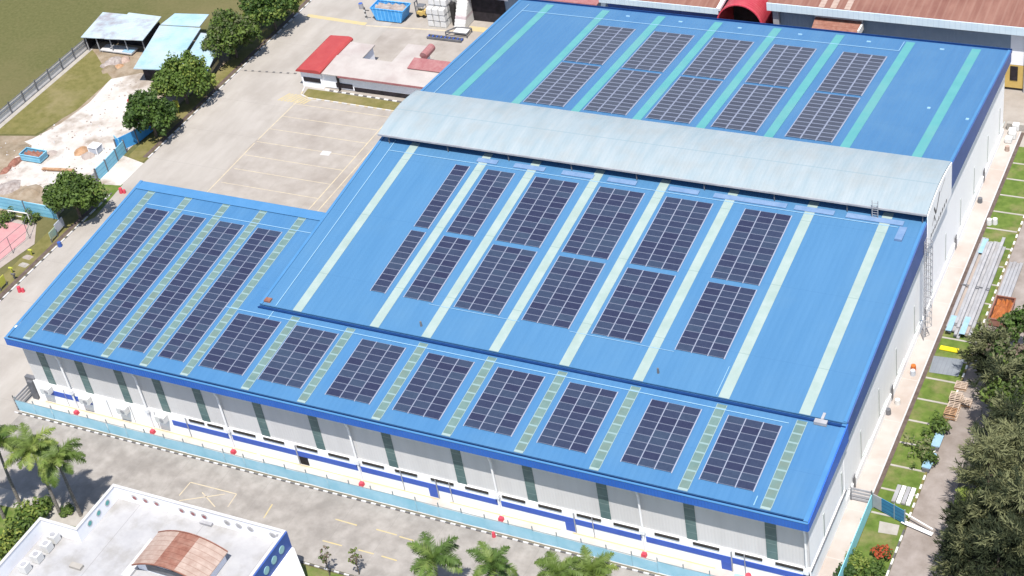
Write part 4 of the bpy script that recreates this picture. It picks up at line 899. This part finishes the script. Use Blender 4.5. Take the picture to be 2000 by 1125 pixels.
# works plot things
x, y = gp(70, 312)
skip('skip', x - 2.3, x + 1.9, y - .9, y + 1.1, 1.3, 'hoarding', 'rust', 'small light blue skip with rusty scrap on the white sand', flare=.1)
def rubble(u, v, r, h, m, lb, seed, cat='rubble heap', el=1.0):
    x, y = gp(u, v); rr = random.Random(seed); mb = MB(); n = 10
    rings = []
    for j in range(4):
        rings.append([(x + r * el * (1 - j / 3.6) * math.cos(2 * math.pi * k / n) * rr.uniform(.8, 1.2), y + r * (1 - j / 3.6) * math.sin(2 * math.pi * k / n) * rr.uniform(.8, 1.2), h * (j / 3) ** .7 * rr.uniform(.85, 1.1)) for k in range(n)])
    for j in range(3):
        for k in range(n): q = (k + 1) % n; mb.poly([rings[j][k], rings[j][q], rings[j + 1][q], rings[j + 1][k]])
    mb.poly(rings[3]); mb.build('rubble_heap', m, loc=(x, y, 0), label=lb, cat=cat)
rubble(160, 296, 1.3, .8, 'wood', 'brown heap of timber scraps on the sand', 1)
rubble(172, 304, 1.2, .5, 'court_grey', 'pale stone heap beside the timber scraps', 2)
rubble(30, 318, 1.6, .7, 'rust', 'long reddish rusty scrap heap at the left of the sand', 3, el=.6)
rubble(12, 333, 1.3, .5, 'rust', 'smaller dark rusty scrap pile at the far left', 4, el=.6)
rubble(222, 122, 1.8, .9, 'rubble', 'grey rubble heap in front of the patched shed', 5)
rubble(245, 118, 1.0, .8, 'rust_pale', 'small orange-brown heap beside the blue shed roof', 6)
rubble(215, 135, 1.6, .5, 'earth', 'low brown soil heap between shed and sand', 7)
rubble(215, 205, 1.6, .5, 'white_paint', 'white cement pile on the sand near the trees', 8)
rubble(20, 365, 2.0, .5, 'rubble', 'low grey rubble spread above the blue hoarding', 12)
rubble(60, 375, 2.2, .6, 'earth', 'brown soil heap above the blue hoarding', 13)
x, y = gp(238, 101); mb = MB(); mb.box(x - 4, x + 3, y - 1.0, y + 1.1, .3, .5, 0).box(x + .8, x + 3.0, y - .8, y + .4, .5, .6, 1).box(x - 3.8, x - 3.6, y - .9, y + 1, 0, .3).box(x + 2.6, x + 2.8, y - .9, y + 1, 0, .3)
mb.build('sheet_pile', ['coping', 'zinc_blue'], loc=(x, y, 0), label='low pile of white and blue sheets in front of the patched shed', cat='sheet pile')
rubble(208, 128, 1.1, .5, 'rubble', 'small grey debris heap in front of the patched shed', 31)
rubble(232, 130, .9, .4, 'wood', 'small brown debris heap between the sheds', 32)
rubble(45, 290, 1.4, .4, 'earth', 'low earth mound above the light blue skip', 33)
rubble(100, 300, 1.0, .35, 'court_grey', 'flat grey mound right of the light blue skip', 34)
x, y = gp(189, 297); t = thing('water_crate', 'white framed cube crate on the sand', 'crate', (x, y, 0))
mb = MB(); mb.box(x - .8, x + .8, y - .7, y + .7, .1, 1.2); mb.build('tank', 'sign_white', t)
mb = MB()
for a in (-.85, .85):
    for b in (-.75, .75): mb.box(x + a - .07, x + a + .07, y + b - .07, y + b + .07, 0, 1.35)
    mb.box(x + a - .06, x + a + .06, y - .8, y + .8, 1.22, 1.34)
for b in (-.75, .75): mb.box(x - .9, x + .9, y + b - .06, y + b + .06, 1.23, 1.345)
mb.build('frame', 'white_metal', t)
a = gp(84, 333); b = gp(146, 336); mb = MB(); mb.bar((*a, .35), (*b, .35), .5, .25); mb.build('timber_beam', 'wood', loc=(*a, 0), label='long brown timber beam lying on the sand above the bushy tree', cat='beam')
x, y = gp(262, 215); mb = MB(); mb.box(x - .5, x + .5, y - .4, y + .4, 0, 2.2); mb.build('red_cabinet', 'red_paint', loc=(x, y, 0), label='red cabinet just left of the middle tree', cat='cabinet')
x, y = gp(350, 222); mb = MB(); mb.tube((x, y, 0), (x, y, 2.2), .06).box(x - .5, x + .5, y - .06, y + .06, 1.4, 2.6); mb.build('yellow_sign', 'lime', loc=(x, y, 0), label='yellow sign on a pole under the round tree', cat='sign')
mb = MB(); a = gp(405, 165, 0); b = gp(430, 130, 0); mb.bar((*a, 1.2), (*b, 1.2), .1, .6); mb.build('yellow_rail', 'yellow_paint', loc=(*a, 0), label='pale yellow rail beside the blue shed and the lane', cat='rail')

# ================================================================== RIGHT SIDE
rr = random.Random(12)
grp = 'steel profiles stacked on the side lawn'
def profile(x0, w_, y0, y1, z, m, lb, gr=grp):
    mb = MB(); mb.box(x0, x0 + w_, y0, y1, z, z + .2).box(x0, x0 + .05, y0, y1, z + .2, z + .25).box(x0 + w_ - .05, x0 + w_, y0, y1, z + .2, z + .25)
    mb.build('steel_profile', m, loc=(x0, y0, z), label=lb, cat='steel profile', group=gr)
for lay in range(4):
    for k in range(8):
        y0 = 45.3 + rr.uniform(-.5, 2.0); y1 = 64.5 + rr.uniform(-1.5, 1.2)
        if lay == 2 and k % 3 == 1 or lay == 3 and k not in (2, 3, 6): continue
        profile(109.35 + k * .42 + rr.uniform(-.03, .03) + lay * .05, .38, y0, y1, .08 + lay * .27, rr.choice(['zinc', 'steel_grey', 'steel_grey', 'zinc', 'court_grey']), 'long pale grey steel profile in the big stack on the lawn beside the path')
for k, (xx, ya, yb) in enumerate(((109.6, 45.2, 48.2), (111.3, 45.0, 48.4), (109.7, 61.5, 64.6))):
    mb = MB(); mb.box(xx, xx + .7, ya, yb, .90, .95); mb.build('blue_sheet', 'zinc_blue', loc=(xx, ya, .9), label=['light blue sheet on the lower left end of the steel stack', 'light blue sheet on the lower right end of the steel stack', 'light blue sheet on the far end of the steel stack'][k], cat='sheet')
mb = MB(); mb.box(109.3, 112.9, 54.4, 54.55, .95, 1.02); mb.build('strap', 'steel_dark', loc=(111, 54.5, .9), label='dark strap across the middle of the long steel stack', cat='strap')
for k in range(4):
    profile(113.9 + k * .42, .38, 53.6, 61.4 + .2 * (k % 2), .1, 'zinc', 'short pale steel profile in the small stack above the orange skip', 'small steel stack by the dirt road')
skip('skip', 114.1, 116.4, 48.4, 53.0, 1.3, 'rust', 'rust_orange', 'rusty open skip glowing orange inside beside the dirt road', flare=.05)
a = gp(1836, 680); b = gp(1872, 687); mb = MB(); mb.bar((*a, .14), (*b, .14), .75, .1); mb.build('yellow_board', 'yellow_board', loc=(*a, 0), label='bright yellow rectangular board lying on the side lawn', cat='board')
def pallet(u, v, rz, lb, levels=6, m='wood'):
    x, y = gp(u, v); t = thing('pallet_stack', lb, 'pallets', (x, y, 0)); rr = random.Random(u)
    for L in range(levels):
        mb = MB(); z = .02 + L * .17; ox, oy = rr.uniform(-.12, .12), rr.uniform(-.12, .12)
        for k in range(5): mb.box(x + ox - .7, x + ox + .7, y + oy - .6 + k * .27, y + oy - .48 + k * .27, z + .09, z + .13)
        for k in range(3): mb.box(x + ox - .7 + k * .62, x + ox - .6 + k * .62, y + oy - .6, y + oy + .6, z, z + .087)
        mb.build('pallet', m if L % 2 else 'wood_pale', t)
pallet(1857, 815, 0, 'brown stack of wooden pallets nearest the camera beside the dirt road', 6)
pallet(1862, 800, 0, 'wooden pallets in the middle of the pile beside the dirt road', 5)
pallet(1868, 783, 0, 'pale flat wooden pallets on the upper part of the pile', 5, 'wood_pale')
pallet(1884, 790, 0, 'loose pallets leaning under the trees right of the pile', 3)
pallet(1878, 757, 0, 'reddish pallets at the far end of the pile', 3)
for (u, v, u2, v2, lb) in ((1837, 853, 1826, 880, 'pale blue-grey bench slab beside the dirt road, farther one'), (1822, 893, 1808, 922, 'pale blue-grey ribbed bench beside the dirt road, nearer one')):
    a = gp(u, v); b = gp(u2, v2); t = thing('bench', lb, 'bench', (*a, 0))
    mb = MB(); mb.bar((*a, .65), (*b, .65), 1.0, .1).bar((a[0] - .3, a[1], .72), (b[0] - .3, b[1], .72), .12, .05).bar((a[0] + .3, a[1], .72), (b[0] + .3, b[1], .72), .12, .05); mb.build('top', 'zinc_blue', t)
    for p in (a, b): mb = MB(); mb.box(p[0] - .4, p[0] + .4, p[1] - .1, p[1] + .1, 0, .58); mb.build('leg', 'steel_dark', t)
t = thing('sheet_stack', 'small stack of ribbed white metal sheets on the lawn near the blue gate', 'metal sheets', (112.1, 16.7, 0))
mb = MB()
for k in range(4): mb.box(111.0 + k * .55, 111.45 + k * .55, 15.6, 18.3, .1, .34, k % 2)
mb.build('sheets', ['zinc', 'white_metal'], t)
# blue gate
t = thing('gate', 'blue metal gate panel across the side lawn at the end of the cyan fence', 'gate', (111, 13.5, 0))
a = (109.3, 14.3); b = (110.4, 13.9); c = (113.3, 12.8)
mb = MB(); mb.bar((*a, 1.2), (*b, 1.2), .08, 2.0); mb.build('grey_leaf', 'steel_grey', t)
mb = MB(); mb.bar((*b, 1.2), (*c, 1.2), .08, 2.0); mb.build('blue_leaf', 'gate_blue', t)
for p in (a, (112, 13.3), c): mb = MB(); mb.box(p[0] - .06, p[0] + .06, p[1] - .06, p[1] + .06, 0, 2.4); mb.build('post', 'mesh_post', t)
t = thing('metal_fence', 'grey louvred fence panel closing the path between the wall and the cyan fence', 'fence', (107.8, 14.6, 0))
mb = MB()
for k in range(4): mb.box(106.7, 109.1, 14.6, 14.68, .3 + k * .5, .62 + k * .5)
mb.build('slats', 'steel_grey', t)
for xx in (106.65, 109.0): mb = MB(); mb.box(xx, xx + .1, 14.55, 14.7, .12, 2.3); mb.build('post', 'steel_dark', t)
t = thing('boom_barrier', 'thin white boom barrier across the dirt road', 'barrier', (113.6, 12.4, 0))
a = gp(1765, 1013); b = gp(1822, 1045)
mb = MB(); mb.bar((*a, 1.0), (*b, .9), .12, .12).bar((a[0], a[1] - .7, .3), (b[0], b[1] - .2, .3), .5, .06, 0); mb.build('arm', 'white_metal', t)
mb = MB(); mb.box(a[0] - .15, a[0] + .15, a[1] - .15, a[1] + .15, 0, 1.1); mb.build('stand', 'steel_grey', t)
# apron items
for (u, v, m, lb) in ((1932, 438, 'white_paint', 'white plastic barrel on the far lawn, left of a pair'), (1943, 437, 'lime', 'pale yellow-white barrel on the far lawn, right of a pair')):
    x, y = gp(u, v); mb = MB(); mb.tube((x, y, 0), (x, y, .85), .36, .33, 10); mb.build('barrel', 'white_paint', loc=(x, y, 0), label=lb, cat='barrel')
for (u, v, m, lb, n_) in ((1784, 722, 'orange', 'orange barrel on the side path', 'barrel'), (1783, 732, 'sign_white', 'pale round barrel beside the orange one on the side path', 'barrel'), (1735, 808, 'steel_dark', 'dark bollard on the side path near a grey door', 'bollard'), (1914, 395, 'steel_dark', 'dark drum near the far part of the side path', 'drum'), (1967, 294, 'rust_pale', 'brown bin at the far end of the side path', 'bin'), (1753, 789, 'white_paint', 'white pail on the side path', 'pail')):
    x, y = gp(u, v, .12); mb = MB(); mb.tube((x, y, .12), (x, y, .85), .34, .3, 12); mb.build(n_, m, loc=(x, y, .12), label=lb, cat=n_)
# white things at far right top (bags near the far corner)
for i in range(4):
    x, y = 107.6 + (i % 2) * .3, 88.6 + i * 1.1; mb = MB(); mb.box(x - .5, x + .5, y - .45, y + .45, .12, 1.0 + .2 * (i % 2)); o = mb.build('sack_pile', 'white_paint', loc=(x, y, .12), label='white sacks by the wall at the far end of the side path', cat='sacks', group='white sacks at the path end')
    bv = o.modifiers.new('b', 'BEVEL'); bv.width = .15; bv.segments = 2
mb = MB(); mb.box(106.6, 110, 91.8, 92.4, 0, 1.1); mb.build('low_wall', 'paving', loc=(108, 92, 0), label='low concrete wall across the far end of the side path', cat='wall')

# ================================================================== VEGETATION
def leafcard(mb, c, n, sz, m, rr, asp=.6):
    n = n.normalized(); a = n.orthogonal().normalized(); th = rr.uniform(0, 6.28); b = n.cross(a)
    u = (a * math.cos(th) + b * math.sin(th)) * sz; v = n.cross(u).normalized() * sz * asp
    mb.poly([c - u, c - v, c + u, c + v], m)
def make_crown(seed, rx, rz_, h0, nclump, nleaf, lsz, mats, spread=1.0, low=.25):
    rr = random.Random(seed); mb = MB(); centers = []
    lobes = [(Vector((.5 * rx * math.cos(k * 1.05 + seed), .5 * rx * math.sin(k * 1.05 + seed), rr.uniform(-.35, .35) * rz_)), rr.uniform(.42, .6)) for k in range(6)] + [(Vector((0, 0, .25 * rz_)), .62)]
    for i in range(nclump):
        lc, ls = lobes[i % len(lobes)]
        d = Vector((rr.gauss(0, 1), rr.gauss(0, 1), rr.gauss(.25, 1))).normalized()
        if d.z < -.4: d.z *= -.5
        rad = rr.uniform(.62, 1.0)
        c = lc + Vector((d.x * rx * ls, d.y * rx * ls, d.z * rz_ * ls)) * rad + Vector((0, 0, h0))
        centers.append(c); cr = rr.uniform(.45, .85) * rx * .28
        mi = rr.choices(range(len(mats)), [3, 3, 1.3][:len(mats)])[0]
        for j in range(nleaf):
            o = Vector((rr.gauss(0, 1), rr.gauss(0, 1), rr.gauss(0, .8))).normalized() * cr * rr.uniform(.5, 1.05)
            nn = (o.normalized() * .8 + Vector((rr.gauss(0, .5), rr.gauss(0, .5), rr.gauss(.4, .5))))
            leafcard(mb, c + o, nn, lsz * rr.uniform(.7, 1.3), mi if rr.random() < .75 else rr.randrange(len(mats)), rr)
    return mb, centers
def make_tree(name, label, seed, rx, rz_, h0, mats, loc, nclump=80, nleaf=40, lsz=.28, trunk=.28, group=None, cat='tree'):
    t = thing(name, label, cat, (*loc, 0), group)
    mb, cs = make_crown(seed, rx, rz_, h0, nclump, nleaf, lsz, mats)
    me = bpy.data.meshes.new('crown'); me.from_pydata([tuple(v) for v in mb.v], [], mb.f)
    for x in mats: me.materials.append(M[x])
    me.polygons.foreach_set('material_index', mb.m); me.update(); o = bpy.data.objects.new('crown', me); COL.objects.link(o); o.parent = t
    rr = random.Random(seed + 1); mb = MB(); p = Vector((0, 0, 0)); top = Vector((rr.uniform(-.3, .3), rr.uniform(-.3, .3), h0 - rz_ * .35))
    mb.tube(p, top, trunk, trunk * .65, 8)
    for c in cs[::max(1, len(cs) // 14)]: mb.tube(top + (p - top) * rr.uniform(0, .25), c, trunk * .4, trunk * .1, 5, cap=False)
    me = bpy.data.meshes.new('trunk'); me.from_pydata(mb.v, [], mb.f); me.materials.append(M['bark']); me.update(); o = bpy.data.objects.new('trunk', me); COL.objects.link(o); o.parent = t
    return t
LM = ['leaf_a', 'leaf_b', 'leaf_light']
make_tree('broad_tree', 'large dark green tree at the upper left between the shed roof and the lane', 11, 5.3, 4.7, 4.6, ['leaf_a', 'leaf_b', 'leaf_olive'], gp(450, 66, 4.7), 210, 46)
make_tree('broad_tree', 'bright green tree cut by the top edge at the upper left', 12, 5.4, 4.7, 4.6, LM, gp(528, 14, 4.6), 200, 46)
make_tree('broad_tree', 'round bright green tree in front of the light blue shed', 13, 5.2, 4.8, 4.6, ['leaf_b', 'leaf_b', 'leaf_light'], gp(352, 154, 4.8), 210, 46)
make_tree('broad_tree', 'dark green tree just below the round tree beside the deep blue hoarding', 14, 4.5, 4.5, 4.1, ['leaf_a', 'leaf_b'], gp(292, 224, 4.2), 180, 44)
make_tree('broad_tree', 'bushy dark tree between the sandy plot and the lane', 15, 4.7, 4.0, 3.5, ['leaf_a', 'leaf_b'], gp(144, 388, 3.5), 190, 44)
# palms
def make_palm(seed, h, nf, fl, mats=('palm_a', 'palm_b', 'palm_dry')):
    rr = random.Random(seed); fm = MB(); tm = MB()
    lean = Vector((rr.uniform(-.5, .5), rr.uniform(-.5, .5), 0)); prev = Vector((0, 0, 0)); n = 7
    for k in range(1, n + 1):
        q = Vector((lean.x * (k / n) ** 2, lean.y * (k / n) ** 2, h * k / n)); tm.tube(prev, q, .24 - .11 * (k - 1) / n, .24 - .11 * k / n, 8, cap=False); prev = q
    fronds = []
    for i in range(nf):
        az = i * 2.4 + rr.uniform(-.2, .2); el = rr.uniform(.15, .95) if i > nf * .35 else rr.uniform(.95, 1.35); L = fl * rr.uniform(.8, 1.1)
        mb = MB(); mi = 2 if (el < 0 and rr.random() < .35) else (1 if rr.random() < .45 else 0)
        p = prev.copy(); a = el; steps = 12
        for s in range(steps):
            d = Vector((math.cos(az) * math.cos(a), math.sin(az) * math.cos(a), math.sin(a))); q = p + d * L / steps
            side = Vector((-math.sin(az), math.cos(az), 0)); up = side.cross(d)
            mb.tube(p, q, .04, .03, 3, m=mi, cap=False)
            ll = L * .19 * math.sin(math.pi * min(1, (s + 1.5) / (steps + 1))) + .12
            for h_ in (0, .2, .4, .6, .8):
                for ph in (0, math.pi, rr.uniform(.3, 2.8)):
                    ph += rr.uniform(-.4, .4); dirv = side * math.cos(ph) + up * math.sin(ph)
                    b0 = p + (q - p) * h_; tip = b0 + dirv * ll + d * ll * .6 - Vector((0, 0, ll * rr.uniform(.0, .35)))
                    wv = d * .05; mb.poly([b0 - wv, b0 + wv, tip + wv * .3, tip - wv * .3], mi)
            p = q; a -= (1.6 + .35 * (1 - el)) / steps
        fronds.append(mb)
    return tm, fronds
def place_palm(name, label, seed, h, nf, fl, loc, group, cat='palm tree'):
    t = thing(name, label, cat, (*loc, 0), group); tm, fr = make_palm(seed, h, nf, fl)
    me = bpy.data.meshes.new('trunk'); me.from_pydata([tuple(v) for v in tm.v], [], tm.f); me.materials.append(M['palm_bark']); me.update(); o = bpy.data.objects.new('trunk', me); COL.objects.link(o); o.parent = t
    cr = MB()
    for f in fr:
        o_ = len(cr.v); cr.v += f.v; cr.f += [tuple(i + o_ for i in q) for q in f.f]; cr.m += f.m
    me = bpy.data.meshes.new('crown'); me.from_pydata([tuple(v) for v in cr.v], [], cr.f)
    for x in ('palm_a', 'palm_b', 'palm_dry'): me.materials.append(M[x])
    me.polygons.foreach_set('material_index', cr.m); me.update(); o = bpy.data.objects.new('crown', me); COL.objects.link(o); o.parent = t
    return t
gpl = 'palms in the lower left garden'
for i, (u, v, h, lb) in enumerate(((40, 985, 10.5, 'tall palm with its trunk leftmost in the lower left garden'), (118, 1004, 10.8, 'tall palm with the middle trunk of the lower left garden'), (158, 1007, 10.0, 'tall palm with drooping yellowing fronds nearest the white building'), (8, 1012, 11.5, 'palm whose crown is cut off by the left edge'))):
    place_palm('palm_tree', lb, 20 + i, h, 17, 3.9, gp(u, v), gpl)
gpl = 'palms along the front road'
for i, (u, v, h, lb) in enumerate(((845, 1098, 8.0, 'largest bright palm crown at the bottom edge, left of the three'), (965, 1100, 7.6, 'bright green palm crown in the middle of the bottom edge'), (1095, 1112, 7.0, 'palm crown at the bottom edge below the sixth downpipe'), (1160, 1122, 6.5, 'small palm crown at the bottom edge, rightmost of the row'))):
    place_palm('palm_tree', lb, 40 + i, h, 15, 3.9 if i == 0 else 3.3, gp(u, v, h), gpl)
x, y = gp(1905, 985, 4); place_palm('palm_tree', 'small dark green palm among the trees on the right', 51, 4.5, 16, 2.4, (x, y), 'palms under the right trees')
for i, (u, v, h) in enumerate(((632, 1085, 4.2), (690, 1082, 4.2))):
    x, y = gp(u, v, 3.4)
    make_tree('sapling', ['thin sparse sapling beside the road kerb, left of the pair', 'thin sparse sapling beside the road kerb, right of the pair'][i], 60 + i, .9, 1.9, 2.9, ['leaf_b', 'bark'], (x, y), 22, 10, .14, .07)
def shrub(u, v, r, h, mats, lb, seed, ncl=26, nl=28, l=.16):
    x, y = gp(u, v, h * .5); t = thing('shrub', lb, 'shrub', (x, y, 0)); rr = random.Random(seed); mb = MB()
    for i in range(ncl):
        c = Vector((rr.gauss(0, .45) * r, rr.gauss(0, .45) * r, h * rr.uniform(.3, .9)))
        for j in range(nl):
            o = Vector((rr.gauss(0, 1), rr.gauss(0, 1), rr.gauss(0, 1))).normalized() * r * .35 * rr.uniform(.5, 1)
            leafcard(mb, c + o, o + Vector((0, 0, .3)), l * rr.uniform(.7, 1.3), rr.randrange(len(mats)), rr)
    me = bpy.data.meshes.new('foliage'); me.from_pydata([tuple(v_) for v_ in mb.v], [], mb.f)
    for q in mats: me.materials.append(M[q])
    me.polygons.foreach_set('material_index', mb.m); me.update(); o = bpy.data.objects.new('foliage', me); COL.objects.link(o); o.parent = t
    mb = MB()
    for k in range(4): mb.tube((0, 0, 0), (rr.uniform(-.4, .4) * r, rr.uniform(-.4, .4) * r, h * .6), .05, .02, 5)
    me = bpy.data.meshes.new('stem'); me.from_pydata(mb.v, [], mb.f); me.materials.append(M['bark']); me.update(); o = bpy.data.objects.new('stem', me); COL.objects.link(o); o.parent = t
shrub(1724, 1080, .9, 1.1, ['flower_red', 'flower_red', 'leaf_a'], 'round orange-red flowering bush on the lower right lawn', 71)
shrub(1677, 1100, 1.4, 1.4, ['leaf_light', 'leaf_b'], 'bright green bush beside the cyan fence', 72, 34)
shrub(1706, 1115, 1.2, 1.5, ['leaf_a', 'leaf_b'], 'dark bush at the bottom edge below the red bush', 73)
shrub(1655, 1118, 1.2, 1.3, ['leaf_a'], 'dark bush at the foot of the cyan fence', 74)
shrub(62, 1000, 1.8, 2.4, ['leaf_light', 'leaf_b'], 'yellow-green bush left of the white building', 75, 36, 30, .24)
shrub(20, 1060, 2.2, 2.6, ['leaf_light', 'leaf_b', 'leaf_a'], 'broad yellow-green bush at the left edge beside the white roof', 76, 44, 30, .24)
shrub(45, 1035, 1.6, 2.2, ['leaf_b', 'leaf_a'], 'dark green bush against the white building corner', 77, 36, 30, .22)
shrub(92, 985, 1.1, 1.1, ['leaf_a', 'leaf_b'], 'low dark shrub under the middle palm', 78)
shrub(133, 997, 1.0, .9, ['leaf_a', 'leaf_b'], 'low round shrub between the palm trunks', 79)
shrub(1830, 838, 1.6, 2.2, ['leaf_a', 'leaf_b'], 'loose dark bush on the lawn edge below the pallets', 80, 26, 20, .2)
shrub(1800, 870, 1.5, 2.4, ['leaf_a', 'needle_b'], 'sparse dark bush on the lawn left of the benches', 81, 16, 16, .18)
shrub(1812, 895, 1.3, 1.8, ['leaf_a'], 'small dark bush beside the nearer bench', 82, 18, 18, .18)
for i, (u, v) in enumerate(((60, 425), (12, 425))): shrub(u, v, 1.6, 1.5, ['leaf_b', 'leaf_a'], ['green bush behind the football goal', 'green bush at the left edge behind the court'][i], 83 + i, 22, 20, .2)
# casuarina-like trees
def make_pine(name, label, seed, h, r, loc, light=.5, group=None, n=62):
    rr = random.Random(seed); t = thing(name, label, 'tree', (*loc, 0), group); mb = MB(); tm = MB(); tm.tube((0, 0, 0), (0, 0, h * .95), .3, .06, 8)
    for i in range(n):
        z = h * (.22 + .78 * rr.random() ** .8); az = rr.uniform(0, 6.283); rad = r * (1.12 - z / h) ** .7 * rr.uniform(.55, 1.1)
        b = Vector((math.cos(az) * rad, math.sin(az) * rad, z + rad * rr.uniform(.1, .5)))
        if i % 3 == 0: tm.tube((0, 0, z * .93), b, .06, .02, 4, cap=False)
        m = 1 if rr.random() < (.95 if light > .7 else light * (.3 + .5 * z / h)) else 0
        axis = Vector((math.cos(az), math.sin(az), rr.uniform(-.1, 1.1))).normalized()
        for j in range(85):
            tt = rr.uniform(-1, 1); wd_ = .26 * (1.15 - abs(tt)); c = b + axis * tt * 1.5 + Vector((rr.gauss(0, wd_), rr.gauss(0, wd_), rr.gauss(0, wd_)))
            d = (axis + Vector((rr.gauss(0, .5), rr.gauss(0, .5), rr.gauss(0, .5)))).normalized() * rr.uniform(.45, .95)
            s = d.orthogonal().normalized() * .05
            s = Matrix.Rotation(rr.uniform(0, 3.14), 3, d.normalized()) @ s
            mb.poly([c - s, c + d * .4 - s * 1.2, c + d, c + d * .4 + s * 1.2], m)
    for nm, q, ms in (('crown', mb, ['needle_a', 'needle_b']), ('trunk', tm, ['bark'])):
        me = bpy.data.meshes.new(nm); me.from_pydata([tuple(v) for v in q.v], [], q.f)
        for x in ms: me.materials.append(M[x])
        me.polygons.foreach_set('material_index', q.m); me.update(); o = bpy.data.objects.new(nm, me); COL.objects.link(o); o.parent = t
gg = 'dark trees along the right edge'
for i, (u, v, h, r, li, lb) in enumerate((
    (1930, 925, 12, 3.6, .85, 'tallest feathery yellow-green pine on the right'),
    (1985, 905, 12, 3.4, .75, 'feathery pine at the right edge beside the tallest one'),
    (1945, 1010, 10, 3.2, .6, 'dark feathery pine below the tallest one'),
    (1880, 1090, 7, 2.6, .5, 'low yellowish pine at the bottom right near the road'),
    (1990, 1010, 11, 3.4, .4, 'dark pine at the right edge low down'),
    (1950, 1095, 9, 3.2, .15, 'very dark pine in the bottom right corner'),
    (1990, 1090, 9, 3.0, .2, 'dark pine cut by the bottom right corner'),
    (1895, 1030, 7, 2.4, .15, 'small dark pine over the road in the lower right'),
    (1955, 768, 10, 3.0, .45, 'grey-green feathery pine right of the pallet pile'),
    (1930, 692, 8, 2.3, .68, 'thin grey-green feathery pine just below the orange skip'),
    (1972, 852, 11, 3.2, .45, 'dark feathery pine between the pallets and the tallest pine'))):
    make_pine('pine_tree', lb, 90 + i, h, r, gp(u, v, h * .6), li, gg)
for i, (u, v, h, r, lb) in enumerate((
        (1985, 790, 8, 3.6, 'dark leafy tree at the right edge beside the pallets'),
    (1975, 700, 7.0, 3.2, 'mid green leafy tree at the right edge below the rusty skip'),
    (1990, 635, 6.5, 2.8, 'leafy tree at the right edge beside the orange skip'),
    (1995, 740, 7, 3.0, 'shadowy leafy tree at the right edge in the middle'))):
    make_tree('broad_tree', lb, 110 + i, r, r * .85, h, ['leaf_a', 'leaf_b', 'leaf_olive'] if i != 1 else ['leaf_olive', 'leaf_a', 'bark'], gp(u, v, h), 90, 30, .24, .22, gg)
